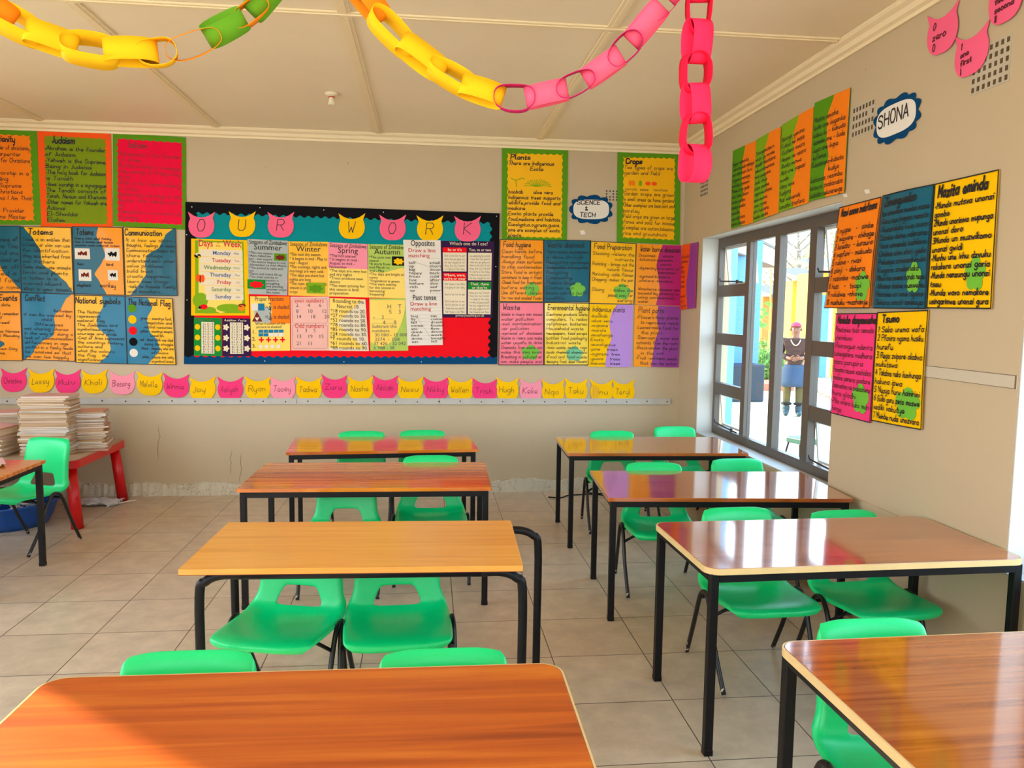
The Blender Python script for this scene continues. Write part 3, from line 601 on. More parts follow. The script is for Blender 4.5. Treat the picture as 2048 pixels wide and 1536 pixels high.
S.write(S.T, ['Muhammad is the founder', 'of Islam', 'Muslims worship in a mosque', 'they worship on Fridays holy', 'book', 'Allah is the Supreme Being', 'in Islam', 'Muslims they are things of the', 'Quran the names are', 'Al', 'Ramadhan is a month of', 'fasting'], .08, .19, .93, .93, wd=.0028, mat=FINK, fit=1)
def wavy(S, tab, side, mat, l=.0013, name='wavy_panel'):
    f = lambda v: lerpt(tab, v)
    return S.grid(name, mat, S.T, l, left=(lambda v: .003) if side == 'L' else f, right=f if side == 'L' else (lambda v: .997), top=lambda u: .002, bot=lambda u: .998, nu=8, nv=30)
def chart(px, wall, base, label, grp, title, lines, tab=None, side='L', mat=None, blobs=(), tw=.8, th=.13, wd=.0036, tx=.08, lift=.0075, border=True, curl=.010, twd=.0085, ink=None, x1=.97, x0=.05, ymax=.98):
    S = poster('poster', px, wall, base, label, grp, curl=curl, lift=lift)
    if tab: wavy(S, tab, side, mat)
    if border: S.frame(S.T, l=.0035)
    for b in blobs: S.outline('flower_patch', flower(*b[:4]), b[4] if len(b) > 4 else LEAF, S.T, .003)
    if title: S.write(S.T, [title], tx, .015, tx+tw, .015+th, wd=twd, fit=1, name='heading')
    if lines: S.write(S.T, lines, x0, .02+th, x1, ymax, wd=wd, fit=1, l=.0048, mat=ink)
    return S
chart([(-62, 452), (41, 452), (45, 584), (-62, 583)], 'B', TEAL, 'teal chart with an orange corner, leftmost of the row below the religion charts', GA, '', ['Family is a group of', 'people who live', 'together and are', 'related by blood or', 'by marriage all', 'of us need a', 'home and food', 'what is your name'], [(0, .0), (.3, .30), (.5, .55), (.7, .66), (.85, .85), (1, 1)], 'L', ORAL)
chart([(41, 453), (144, 455), (149, 589), (44, 585)], 'B', YELL, 'yellow chart headed Totems with a teal wave on its left side', GA, 'Totems', ['Totem is an emblem that', 'a family or clan can use', 'for identification', 'they are inherited from', 'our fathers', 'Some clans use animals', 'birds and plants', 'a totem is a', 'sacred object', 'What is your totem?'], [(0, .07), (.2, .27), (.35, .39), (.55, .40), (.73, .73), (.84, .88), (1, 1)], 'L', TEAL, tx=.16, tw=.5)
S = chart([(145, 453), (246, 455), (251, 591), (150, 588)], 'B', ORAL, 'teal and orange chart headed Totems with four small white picture cards', GA, 'Totems', ['Every clan and family', 'has a totem and totem', 'animals and national totem'], [(0, .52), (.13, .48), (.3, .60), (.42, .65), (.5, .58), (.7, .41), (.8, .50), (1, .64)], 'L', TEAL, tw=.36, ymax=.30)
for a, b, w_, h_ in ((.04, .32, .30, .16), (.64, .31, .29, .18), (.10, .63, .25, .17), (.68, .63, .20, .15)):
    c_ = S.grid('picture_card', WHT, S.T, .003, left=lambda v, a=a: a, right=lambda v, a=a, w_=w_: a+w_, top=lambda u, b=b: b, bot=lambda u, b=b, h_=h_: b+h_, nu=2, nv=2)
    random.seed(int(a*100)); q = [(a+w_*(.2+.6*i/9), b+h_*(.35+.1*math.sin(i*1.3))) for i in range(10)]+[(a+w_*(.8-.6*i/9), b+h_*(.6+.12*math.sin(i*2.1+a*9))) for i in range(10)]
    S.outline('animal_sketch', q, BLK if a > .5 else BRN, c_, .0045, rings=1)
S.write(S.T, ['lion'], .08, .52, .24, .58, fit=1); S.write(S.T, ['bird'], .66, .52, .80, .58, fit=1); S.write(S.T, ['elephant'], .06, .83, .34, .90, fit=1); S.write(S.T, ['monkey'], .52, .81, .84, .91, fit=1)
chart([(247, 454), (352, 457), (356, 592), (252, 591)], 'B', YELL, 'yellow and teal chart headed Communication', GA, 'Communication', ['It is how we share', 'thoughts, feelings or ideas', 'Communication helps to', 'share feelings', 'understand each other', 'solve problems', 'build trust', 'create happiness', 'learn new things', '-talk to friends family', 'and teachers.'], [(0, .95), (.1, .80), (.28, .69), (.41, .44), (.53, .40), (.69, .42), (.77, .33), (1, .10)], 'R', TEAL, tx=.03, tw=.72)
chart([(-62, 585), (42, 585), (47, 722), (-62, 720)], 'B', ORAL, 'orange chart with a teal half disc at the very left, lowest row', GA, 'Important Events', ['Independence date', 'is 18 April', 'we remember and remember', 'the bravery of', 'heroes who freed', 'us', 'Zimbabwe Heroes Heroes', 'Day is second Monday', 'every year', 'Heroes are', 'Defence Forces Day', 'Unity Day came', 'Unity Day'], [(0, .0), (.55, .0), (.62, .40), (.75, .70), (.88, .45), (.97, 0), (1, 0)], 'L', TEAL, tx=.05, tw=.9)
chart([(43, 585), (150, 588), (152, 723), (48, 719)], 'B', ORAL, 'orange and blue chart headed Conflict', GA, 'Conflict', ['', '              between', 'it can be caused by', '        child', '     Differences', 'not sharing chores', 'in the way of doing a', 'lack of communication', 'differences in age', 'conflict in a family needs', 'be resolved so that', 'we can live happily'], [(0, .95), (.08, .83), (.2, .76), (.34, .61), (.49, .63), (.63, .58), (.72, .36), (.82, .23), (.9, .19), (1, .04)], 'L', SKY, tw=.38)
chart([(150, 590), (251, 592), (256, 728), (153, 725)], 'B', YELL, 'yellow and blue chart headed National symbols', GA, 'National symbols', ['', 'The Nation', 'represents', 'national flag', 'The Zimbabwe bird', 'symbolises origin,', 'courage and pride', '*Coat of Arms represents', 'the countrys history,', 'culture and', 'what the colours', 'the flag   the', 'significance'], [(0, .55), (.15, .56), (.33, .43), (.46, .43), (.62, .65), (.78, .69), (.88, .63), (1, .45)], 'R', SKY, tx=.02, tw=.9)
S = chart([(251, 593), (346, 597), (353, 730), (256, 728)], 'B', YELL, 'blue and yellow chart headed The National Flag with a column of coloured discs', GA, 'The National Flag', ['', '', '          green - countrys land,', '           vegetation and', '           natural resources', '          yellow - countrys mineral', '           wealth', '          red - blood which was shed', '           during the struggle', '          black - majority who are', '           africans', '          white - peace and unity', '           symbolises'], [(0, .48), (.14, .57), (.32, .44), (.5, .48), (.64, .64), (.78, .68), (.95, .48), (1, .42)], 'L', SKY, tx=.06, tw=.9)
for k, m in enumerate((GRN, YEL, RED, BLK, WHT)): S.outline('colour_disc', flower(.14+.0*k, .17+.165*k, .085, .062, 3, 0, 0, 20), m, S.T, .0035, rings=1)

# ================================================================ DISPLAY BOARD
B = Sheet([(372, 404), (999, 427), (994, 728), (369, 728)], 'B', .010, 0)
BT = empty('display_board', (0, 0, 0), 0, 'wide wall display board reading OUR WORK, teal above red with a scalloped black border', 'display board')
B.grid('backing_board', BLK, BT, 0, nu=4, nv=4, thick=.009)
B.grid('teal_backing', TEALP, BT, .0015, left=lambda v: .018, right=lambda v: .985, top=lambda u: .03, bot=lambda u: .43, nu=6, nv=3)
B.grid('red_backing', RED, BT, .0012, left=lambda v: .020, right=lambda v: .985, top=lambda u: .43, bot=lambda u: .97, nu=6, nv=3)
def scb(n, base, amp): return lambda t: base+amp*abs(math.sin(PI*n*t))
B.grid('scalloped_border', BLK, BT, .0035, top=lambda u: .0, bot=lambda t: .066+.007*math.cos(2*PI*38*t), nu=300, nv=2)
B.grid('scalloped_border', BLK, BT, .0033, left=lambda v: 0, right=lambda v: .033+.004*math.cos(2*PI*19*v), top=lambda u: .03, bot=lambda u: .97, nu=2, nv=160)
B.grid('scalloped_border', BLK, BT, .0033, left=lambda v: .972-.004*math.cos(2*PI*19*v), right=lambda v: 1., top=lambda u: .03, bot=lambda u: .97, nu=2, nv=160)
B.grid('scalloped_border', NAVY, BT, .0037, top=lambda t: .952-.006*math.cos(2*PI*38*t), bot=lambda u: 1.0, nu=300, nv=2)
mb = MB()
for u, v in ((.02, .03), (.23, .02), (.43, .02), (.62, .02), (.99, .02), (.005, .2), (.99, .35), (.5, .985), (.25, .98), (.75, .985), (.008, .6)):
    c_ = B.p(u, v, .005); mb.tube([c_, c_+Vector((0, -.004, 0))], .004, 8)
mb.build('drawing_pin', WHT, BT)
GL_ = 'letter cut-outs on the display board'
for ch, x, y, m, lab in (('O', 404, 450, PNK, 'pink cut-out lettered O at the board\'s left end'), ('U', 485.5, 449, YEL, 'yellow cut-out lettered U'), ('R', 562.5, 450, PNK, 'pink cut-out lettered R'), ('W', 704, 453, YEL, 'yellow cut-out lettered W'), ('O', 785.5, 455.5, PNK, 'pink cut-out lettered O between W and a yellow R'), ('R', 860, 457, YEL, 'yellow cut-out lettered R'), ('K', 935, 458, PNK, 'pink cut-out lettered K at the board\'s right end')):
    S = Sheet([(x-26, y-25), (x+26, y-25), (x+26, y+25), (x-26, y+25)], 'B', .016, .003, x)
    T = empty('letter_cutout', (0, 0, 0), 0, lab, 'paper cut-out', GL_)
    S.outline('cutout', CAT, m, T, 0, center=(.5, .6)); S.write(T, [ch], .33, .22, .70, .88, wd=.007, fit=1, mat=INK, l=.0015)
GBD = 'printed sheets pinned on the display board'
def sheet(px, base, label, cat='poster', lift=.0145, curl=.003, name='poster'): return poster(name, px, 'B', base, label, GBD, cat, lift, curl)
# days of the week
S = sheet([(383.5, 477.5), (495.5, 481), (499.5, 631), (383.5, 631)], YEL, 'printed days of the week chart with insects on a green and yellow ground')
S.grid('green_ground', LGRN, S.T, .001, left=lambda v: .07, right=lambda v: .93, top=lambda u: .02, bot=lambda u: .97, nu=4, nv=4)
S.grid('yellow_ground', LYEL, S.T, .0018, left=lambda v: .13, right=lambda v: .90-.1*(v > .75)*(v-.75), top=lambda u: .04, bot=lambda u: .93-.04*math.sin(9*u), nu=8, nv=6)
for cx, cy, a, b in ((.16, .80, .12, .11), (.66, .90, .20, .06), (.30, .93, .12, .05)): S.outline('leaf', flower(cx, cy, a, b, 2, .1), LGRN, S.T, .0024, rings=1)
S.printed(S.T, 'Days     Week', .13, .095, .072, RINK, wmax=.76, bold=.0012, name='heading'); S.printed(S.T, ' of\nthe', .44, .055, .026, RINK, name='heading')
for k, (d, m) in enumerate((('Monday', BINK), ('Tuesday', RINK), ('Wednesday', GRINK), ('Thursday', BINK), ('Friday', RINK), ('Saturday', GRINK), ('Sunday', BINK))):
    y0_ = .135+.0955*k; x0_ = .16 if k < 5 else .22+.02*(k-4)
    S.grid('day_strip', CRM, S.T, .003, left=lambda v: x0_, right=lambda v: .91, top=lambda u: y0_, bot=lambda u: y0_+.088, nu=3, nv=1)
    S.printed(S.T, d, .70, y0_+.066, .042, m, 'RIGHT', .0045, bold=.0006); S.printed(S.T, d[:3], .85, y0_+.058, .022, m, 'RIGHT', .0045)
for cx, cy, rx, ry, m, nm in ((.115, .22, .055, .028, BLK, 'bee'), (.14, .215, .02, .03, YEL, 'bee'), (.12, .20, .04, .02, WHT, 'bee_wing'), (.12, .51, .035, .055, ORR, 'butterfly'), (.20, .515, .035, .055, ORR, 'butterfly'), (.16, .52, .014, .06, BRN, 'butterfly'), (.22, .885, .06, .035, RED, 'ladybird'), (.155, .895, .025, .022, BLK, 'ladybird'), (.87, .90, .055, .045, ORA, 'acorn'), (.88, .865, .06, .025, BRN, 'acorn')):
    S.outline(nm, flower(cx, cy, rx, ry, 2, .08, 0, 24), m, S.T, .0046, rings=1)
# the two tables charts
for px, m, m2_, lab, dotm in (([(389, 635), (444, 636), (445, 712), (389, 711)], DGR, CRM, 'small green sums chart with yellow discs down both sides', YEL), ([(445.5, 636), (502, 637), (503.5, 712), (446, 712)], DKP, CRM, 'small dark sums chart with pale stars down both sides', CRM)):
    S = sheet(px, m, lab); S.grid('sums_column', m2_, S.T, .0012, left=lambda v: .27, right=lambda v: .73, top=lambda u: .11, bot=lambda u: .94, nu=2, nv=2)
    S.write(S.T, ['Times Table' if m is DGR else 'Addition facts'], .08, .015, .92, .10, wd=.003, mat=GINK if m is DGR else CRM, fit=1)
    S.write(S.T, ['%d + %d = %d' % (k, 2 if m is DGR else 3, k+(2 if m is DGR else 3)) for k in range(1, 13)], .33, .13, .70, .93, wd=.0028, fit=1)
    for k in range(3):
        for u in (.13, .86): S.outline('disc' if m is DGR else 'star', flower(u, .24+.28*k, .095, .075, 5, 0 if m is DGR else .25, 0, 20), dotm, S.T, .0015, rings=1)
# seasons
def season(px, base, name, rows, label, extra=None, second=None):
    S = sheet(px, base, label)
    if second: S.grid('lower_ground', second, S.T, .0009, top=lambda u: .48+.05*math.sin(5*u), nu=6, nv=6)
    S.printed(S.T, 'Seasons of Zimbabwe', .04, .085, .046, INK, wmax=.93, name='heading'); S.printed(S.T, name, .50, .185, .062, INK, 'CENTER', name='heading')
    S.printed(S.T, '\n'.join(rows), .03, .265, .041, INK, wmax=.94)
    for a, b, w_, h_, cols in (extra or ()):
        ph_ = S.grid('photo', cols[0], S.T, .0035, left=lambda v: a, right=lambda v: a+w_, top=lambda u: b, bot=lambda u: b+h_, nu=2, nv=2)
        S.outline('photo_subject', flower(a+w_*.5, b+h_*.55, w_*.36, h_*.34, 7, .15), cols[1], ph_, .005, rings=1)
    return S
season([(496, 478), (577, 482), (575.5, 591), (496, 588)], GRY, 'Summer', ['*The rain season', '*Also called the', 'hot - wet season', '*The season begins in mid', '-November to mid -March', '*The period is rainy and', 'hot.', '*Dams and rivers fill up.', '*The main activity in', '                  season is', '                  ploughing', '                  and planting', '                  summer crops', '                  like maize'], 'grey printed sheet headed Seasons of Zimbabwe Summer', ((.66, .24, .31, .13, (GRN, BRN)), (.0, .73, .45, .17, (DGR, RED))))
season([(577.5, 483), (657, 484), (657, 593), (577.5, 591)], YELL, 'Winter', ['*The cool dry season', '* It begins in mid - May to', 'mid - August', '*The evenings, nights and', 'mornings are very cold.', '*The days are short but', 'nights are long.', '*The main activity for this', 'season is planting winter', 'crops'], 'yellow printed sheet headed Seasons of Zimbabwe Winter', ((.46, .75, .46, .20, (LGRN, GRN)),))
season([(657, 485), (735, 488.5), (736.5, 595), (657, 593)], LYEL, 'Spring', ['*The hot season', '* It begins in mid -', 'August to mid -', 'November', '*The days are very hot', 'and dry nights', '*Trees produce new', 'shoots', '*The main activity for', 'this season is land', 'preparation'], 'pink-topped printed sheet headed Seasons of Zimbabwe Spring', None).grid('pink_ground', PALE, bpy.data.objects[[o.name for o in C.objects if o.get('label', '').startswith('pink-topped')][0]], .0007, bot=lambda u: .47, nu=4, nv=4)
season([(736, 488.5), (813, 490), (815, 597), (737, 595)], PGRN, 'Autumn', ['*The post rain', 'season', '*It starts from', 'mid-March to', 'mid - May', '*The days are bright and', 'sunny', '*Vegetation is green', '*The main activity', 'for this season is', 'harvesting', 'frequently'], 'green and yellow printed sheet headed Seasons of Zimbabwe Autumn', ((.62, .22, .34, .17, (BLK, YEL)),), LYEL)
# fractions
S = sheet([(501, 592.6), (580, 592.6), (581, 701), (503, 702)], LYEL, 'orange and yellow sheet on proper fractions with blue squares and red stars')
S.grid('orange_ground', ORA, S.T, .0008, left=lambda v: .45+.1*math.sin(3*v), right=lambda v: 1., bot=lambda u: .5, nu=4, nv=6); S.grid('grey_ground', GRY, S.T, .0009, left=lambda v: .1, right=lambda v: .52, top=lambda u: .2, bot=lambda u: .48, nu=3, nv=3)
S.printed(S.T, 'Proper Fractions', .12, .085, .05, INK, wmax=.72, name='heading')
for a, b, c_, d, m in ((.03, .13, .19, .26, WHT), (.20, .13, .36, .26, BLUC)): S.grid('square', m, S.T, .002, left=lambda v: a, right=lambda v: c_, top=lambda u: b, bot=lambda u: d, nu=1, nv=1)
S.outline('triangle', [(.17, .28), (.04, .46), (.30, .46)], BRN, S.T, .002, rings=1); S.outline('triangle', [(.11, .385), (.23, .385), (.17, .45)], WHT, S.T, .0035, rings=1)
for y, a, b in ((.20, '2', '4'), (.38, '3', '4')):
    S.printed(S.T, a, .46, y, .05, INK); S.printed(S.T, b, .46, y+.075, .05, INK); S.line(S.T, [(.43, y+.02), (.55, y+.02)], .002, INK); S.printed(S.T, '=', .37, y+.03, .045, INK); S.printed(S.T, 'is shaded', .59, y+.03, .045, INK, wmax=.38)
S.printed(S.T, 'What fraction of the\n picture is shaded?', .12, .52, .043, INK, wmax=.76, vmax=.595)
for k in range(3): S.printed(S.T, '%d.' % (k+1), .03, .68+.13*k, .042, INK)
for k in range(5):
    for j in range(2):
        S.grid('square', BLUC if (j == 0 or k < 2) else WHT, S.T, .002, left=lambda v: .20+.13*k, right=lambda v: .315+.13*k, top=lambda u: .61+.065*j, bot=lambda u: .668+.065*j, nu=1, nv=1)
for k in range(4): S.outline('star', flower(.27+.18*k, .795, .05, .036, 4, .45, 0, 32), RED, S.T, .002, rings=1); S.outline('circle', flower(.25+.15*k, .92, .05, .036, 2, 0, 0, 20), WHT, S.T, .002, rings=1)
# numbers
S = sheet([(581.5, 593.5), (659, 593.5), (660, 701), (583, 700.5)], PPNK, 'pale pink shiny sheet of even and odd numbers')
S.printed(S.T, 'even numbers', .10, .11, .05, RINK, wmax=.75, name='heading'); S.printed(S.T, 'Odd numbers', .10, .58, .05, RINK, wmax=.75, name='heading')
for y, rows in ((.19, ('2', '4', '6')), (.30, ('8', '10', '12')), (.40, ('14', '18', '20'))): S.printed(S.T, '      '.join(rows), .14, y, .04, GINK)
for y, rows in ((.66, ('1', '3', '5')), (.77, ('13', '19', '15', '17')), (.90, ('21', '11'))): S.printed(S.T, '    '.join(rows), .14, y, .04, GINK)
S.line(S.T, [(.05, .04), (.93, .04), (.95, .08), (.95, .45), (.92, .49), (.06, .49), (.04, .46), (.04, .07), (.05, .04)], .0016, GINK); S.line(S.T, [(.05, .53), (.93, .53), (.95, .56), (.95, .93), (.92, .96), (.06, .96), (.04, .93), (.04, .56), (.05, .53)], .0016, GINK)
S = sheet([(660, 596), (731, 599), (738, 702), (658.5, 701)], CRM, 'cream sheet headed Rounding to the Nearest 10')
S.grid('yellow_ground', LYEL, S.T, .0008, left=lambda v: .0, right=lambda v: .2+.8*abs(1-2*v)*.9, top=lambda u: 0, bot=lambda u: .95, nu=5, nv=12)
S.printed(S.T, 'Rounding to the\n   Nearest 10', .08, .085, .046, INK, wmax=.86, vmax=.185, name='heading')
S.printed(S.T, '\n'.join('*%d rounds to %d.' % p for p in ((18, 20), (27, 30), (52, 50), (78, 80), (85, 90), (34, 30), (7, 10), (61, 60), (88, 90))), .03, .27, .049, INK, wmax=.95)
S = sheet([(739, 597), (814.5, 597), (816.5, 701), (741, 701.5)], PGRN, 'yellow-green sheet of subtraction sums')
S.grid('yellow_ground', LYEL, S.T, .0008, left=lambda v: .0, right=lambda v: .95-.4*v*v, top=lambda u: 0.03, bot=lambda u: .82+.1*math.sin(3*u), nu=5, nv=10)
S.printed(S.T, '          H    T    U\n           5    3\n -    3      \n       4     8', .04, .19, .045, GINK); S.line(S.T, [(.06, .39), (.62, .39)], .0015, GINK); S.line(S.T, [(.06, .475), (.62, .475)], .0015, GINK)
S.printed(S.T, 'Subtract the\nnumbers\n  30 000 - 12 000\n  2374  -  028\n 37 426 - 32 042\n 6 988 - 38', .05, .56, .05, GINK, wmax=.92)
# opposites
S = sheet([(806.5, 480), (881, 481), (885.5, 689.5), (815, 691)], WHT, 'tall white ruled sheet headed Opposites and Past tense', lift=.0185)
S.printed(S.T, 'Opposites', .52, .055, .062, INK, 'CENTER', wmax=.64, name='heading', bold=.0005); S.printed(S.T, 'Draw a line\nmatching', .12, .115, .045, RINK, vmax=.175)
S.printed(S.T, '\n'.join(('tall', 'up', 'big', 'happy', 'front', 'hot', 'before', 'rich', 'up')), .12, .225, .0425, INK, vmax=.495); S.printed(S.T, '\n'.join(('small', 'short', 'down', 'back', 'cold', 'after', 'don', 'sad', 'poor')), .68, .225, .0425, INK, vmax=.495)
S.printed(S.T, 'Past tense', .52, .565, .056, INK, 'CENTER', wmax=.64, name='heading', bold=.0005); S.printed(S.T, 'Draw a line\nmatching', .12, .62, .045, RINK, vmax=.68)
S.printed(S.T, '\n'.join(('buy', 'fly', 'fall', 'come', 'ate', 'drink', 'find', 'drive', 'eat')), .12, .73, .0425, INK); S.printed(S.T, '\n'.join(('eat', 'come', 'drank', 'found', 'flew', 'drove', 'work', 'bought', 'fell')), .67, .73, .0425, INK)
for k in range(24): S.line(S.T, [(.1, .17+.0335*k), (.99, .17+.0335*k)], .0007, GINK, .0012, 'ruled_line') if k < 20 or 1 else None
S.line(S.T, [(.30, .21), (.66, .25)], .0012, GINK, .0035, 'pencil_line'); S.line(S.T, [(.30, .73), (.66, .93)], .0012, GINK, .0035, 'pencil_line')
# which one
S = sheet([(882, 482), (988, 483), (984.5, 635.5), (884, 635)], DKP, 'dark purple grammar chart with red and green headed panels')
S.printed(S.T, 'Which one do I use?', .52, .055, .040, CRM, 'CENTER', wmax=.72, name='heading')
for a, b, y0_, y1_, y2_, m, t in ((.03, .48, .085, .15, .395, RED, ['Its or it\'s']), (.03, .48, .415, .515, .955, RED, ['Where, were,', 'we\'re or wear']), (.51, .96, .085, .15, .51, DKP, ['Too, to or two']), (.51, .96, .53, .63, .955, DGR, ['Their, there', 'or they\'re'])):
    S.grid('text_panel', CRM, S.T, .0012, left=lambda v: a, right=lambda v: b, top=lambda u: y1_, bot=lambda u: y2_, nu=2, nv=2)
    S.grid('heading_band', m, S.T, .0018, left=lambda v: a, right=lambda v: b, top=lambda u: y0_, bot=lambda u: y1_, nu=2, nv=1)
    S.printed(S.T, '\n'.join(t), (a+b)/2, y0_+.045, .030, CRM, 'CENTER', .0035, wmax=.42, bold=.0004)
    nl = int((y2_-y1_)/.045); random.seed(int(a*50+y0_*90))
    words = ['the dog wagged its tail', 'it is going to rain today', 'where are you going now', 'we were playing outside', 'I have two new pencils', 'that is too hot to eat', 'their house is over there', 'they are my friends']
    S.write(S.T, [random.choice(words) if random.random() > .25 else '' for _ in range(nl)], a+.03, y1_+.02, b-.03, y2_-.01, wd=.0017, mat=GINK, l=.003)
S.printed(S.T, 'primaryteaching.co.uk', .55, .985, .026, CRM, 'CENTER', wmax=.6)

# ================================================================ CHARTS RIGHT OF THE BOARD
GC = 'hand-written science charts on the back wall'
S = poster('poster', [(1004, 293.5), (1136, 296.5), (1133.5, 481), (1003, 478.5)], 'B', GRN, 'yellow chart headed Plants in a green frame', GC, lift=.006)
inset(S, YELL, m=(.08, .07, .92, .98)); S.write(S.T, ['Plants'], .13, .075, .44, .15, wd=.010, fit=1, name='heading')
S.write(S.T, ['There are Indigenous', ('Exotic', .33)], .10, .145, .80, .265, wd=.0062, fit=None)
for k in range(11):
    a = -PI*(k+.5)/11; S.line(S.T, [(.52+.02*math.cos(a), .42), (.53+.13*math.cos(a), .42+.07*math.sin(a)), (.54+.19*math.cos(a)*1.1, .42+.085*math.sin(a)+.01)], .005, LGRN, .003, 'plant_drawing')
S.line(S.T, [(.22, .43), (.21, .36), (.14, .34)], .006, LGRN, .003, 'tree_drawing'); S.line(S.T, [(.21, .36), (.30, .335), (.34, .345)], .006, LGRN, .003, 'tree_drawing')
S.write(S.T, ['baobab     aloe vera', 'Indigenous trees supports', 'wildlife,provide food and', 'medicine', 'Exotic plants provide', 'food,medicine and habitats', 'Eucalyptus,cypress,guava,', 'pine are examples of exotic', 'plants'], .10, .455, .90, .985, wd=.0055)
S = poster('poster', [(1234.7, 301.6), (1361, 304), (1359, 490), (1233, 484)], 'B', GRN, 'yellow chart headed Crops in a green frame, by the room corner', GC, lift=.006)
inset(S, YELL, m=(.09, .07, .91, .955)); S.write(S.T, ['Crops'], .13, .075, .40, .155, wd=.013, fit=1, name='heading')
S.write(S.T, ['Two types of crops are', 'garden and field'], .11, .15, .88, .27, wd=.0045, mat=FINK)
for k, (u, m) in enumerate(((.20, ORA), (.25, ORA), (.36, LGRN), (.48, ORR), (.58, ORR))): S.outline('vegetable_drawing', flower(u, .35, .024+.016*(k > 2), .035-.012*(k > 2), 2, .1, 0, 16), m, S.T, .003, rings=1)
S.write(S.T, ['carrots  maize   tomatoes'], .12, .39, .80, .44, wd=.003, mat=FINK)
S.write(S.T, ['Garden crops are grown', 'in small areas as home gardens', 'Other examples are bean,mint and', 'parsley', 'Field crops are grown on large', 'farms and sold for income', 'Examples are cotton,tobacco,', 'rice and groundnuts'], .10, .435, .91, .93, wd=.0042)
def cloud(px, wall, label, lines, wd, n=11, box=(.16, .28, .84, .80)):
    S = Sheet(px, wall, .005, .002, 3); T = empty('subject_sign', (0, 0, 0), 0, label, 'sign', 'blue and white subject signs')
    N = 110; out = []
    for k in range(N):
        a = 2*PI*k/N; e = .86+.14*abs(math.sin(n*a/2)); ex = abs(math.cos(a))**.8*(1 if math.cos(a) > 0 else -1); ey = abs(math.sin(a))**.8*(1 if math.sin(a) > 0 else -1); out.append((.5+.5*e*ex, .5+.5*e*ey))
    S.outline('blue_cloud', out, NAVY, T, 0)
    out = [];
    for k in range(60): a = 2*PI*k/60; out.append((.5+.405*abs(math.cos(a))**.62*(1 if math.cos(a) > 0 else -1), .5+.33*abs(math.sin(a))**.7*(1 if math.sin(a) > 0 else -1)))
    S.outline('white_panel', out, WHT, T, .0016)
    S.write(T, lines, *box, wd=wd, fit=1, l=.003); return S
cloud([(1138, 389), (1226, 390), (1226, 449), (1138, 448)], 'B', 'blue scalloped sign reading SCIENCE & TECH', ['SCIENCE', '   &', ' TECH'], .008, box=(.18, .17, .72, .80))
mk_ = lambda m: [(.74, .80, .17, .115, m)]
chart([(999.5, 479), (1087, 480), (1086, 604), (998, 603)], 'B', ORAL, 'orange-yellow chart headed Food hygiene with a green flower', GC, 'Food hygiene', ['Clean hands before', 'handling food', '*Always clean surfaces', 'to stop contamination', 'Store food in airtight', 'containers to keep it fresh', '*Check food for freshness', 'before eating', 'Use different utensils', 'for raw and cooked foods'], blobs=mk_(LEAF), tw=.64, twd=.006)
chart([(1087, 480), (1181, 481), (1177, 604), (1087, 604)], 'B', TEAL, 'teal chart headed Waste disposal with a green flower', GC, 'Waste disposal', ['There waste segregation', 'is done through', 'Recycling garbage', '*biodegradable and recyclable', 'Recycling', 'Composting', 'Plastic bags', 'Clothes can', 'Waste can be burnt', 'landfills'], blobs=mk_(LEAF), tw=.8, twd=.006)
chart([(1181, 482), (1272, 487), (1267, 609), (1178, 607)], 'B', YELL, 'yellow chart headed Food Preparation with a green flower', GC, 'Food Preparation', ['Steaming -retains the', '           nutrients', 'Roasting - brings out the', '         natural flavour', 'Marinating -adds flavour', 'Chopping -makes the pan', '            even', 'Slicing   - makes the', '           pieces easy for', '            serving'], blobs=[(.72, .80, .19, .13, LEAF)], tw=.84, twd=.006)
chart([(1273, 488), (1362, 491), (1360, 612), (1270, 609)], 'B', ORAL, 'orange and purple chart headed Water borne diseases', GC, 'Water borne diseases', ['Diseases    cause', '*bilharzia-parasitic', '            worms', '*dysentry-bacteria or', '           parasites', '*typhoid-bacteria', '*cholera -bacteria', '', 'Waterborne diseases are', 'caused by drinking or', 'using contaminated', 'water'], [(0, .58), (.15, .50), (.35, .45), (.55, .50), (.75, .53), (1, .45)], 'R', MAG, tw=.9, twd=.006, border=False)
chart([(1366, 490), (1398, 484), (1393, 616), (1362, 620)], 'R', ORR, 'narrow orange and purple chart on the right wall beside the corner', 'hand-written charts on the right wall', '', ['find plants', 'diseases', 'are', 'from', 'roots', '*make', 'Stems', '', 'the soil', 'carry', 'the plant'], [(0, .55), (.3, .50), (.6, .42), (1, .55)], 'R', PUR, border=False, x1=.98)
chart([(998.5, 605), (1087, 605), (1087, 730), (997, 730)], 'B', LPNK, 'pink chart headed Waste with a green flower', GC, 'Waste', ['Waste in rivers can cause', 'water pollution', '*soil contamination', '*air pollution', '*spread of disease', 'Waste in rivers can make', 'water unsafe to drink', 'Chemicals from waste can', 'make the sea toxic', 'Breathing in polluted air', 'can make people sick'], blobs=[(.70, .80, .20, .12, LEAF)], tw=.40, twd=.006)
chart([(1088, 605), (1178, 606), (1176, 730), (1088, 730)], 'B', pm('laminated lemon card', (.88, .62, .01), .42, coat=.8, bump=.2, bscale=7), 'lemon yellow chart headed Environmental hygiene with a green flower', GC, 'Environmental hygiene', ['Electronic products waste', 'computers, Tv, radios', 'cellphones, batteries', 'Household waste', 'newspapers, food scraps', 'bottles food packaging', 'Industrial waste', '*toxic waste, metals, rags', 'acids chemical chemicals', '*Food and food waste', 'decaying food, dead flowers'], blobs=[(.68, .82, .19, .12, pm('laminated mint card', (.10, .48, .22), .4, coat=.8))], tw=.94, twd=.006)
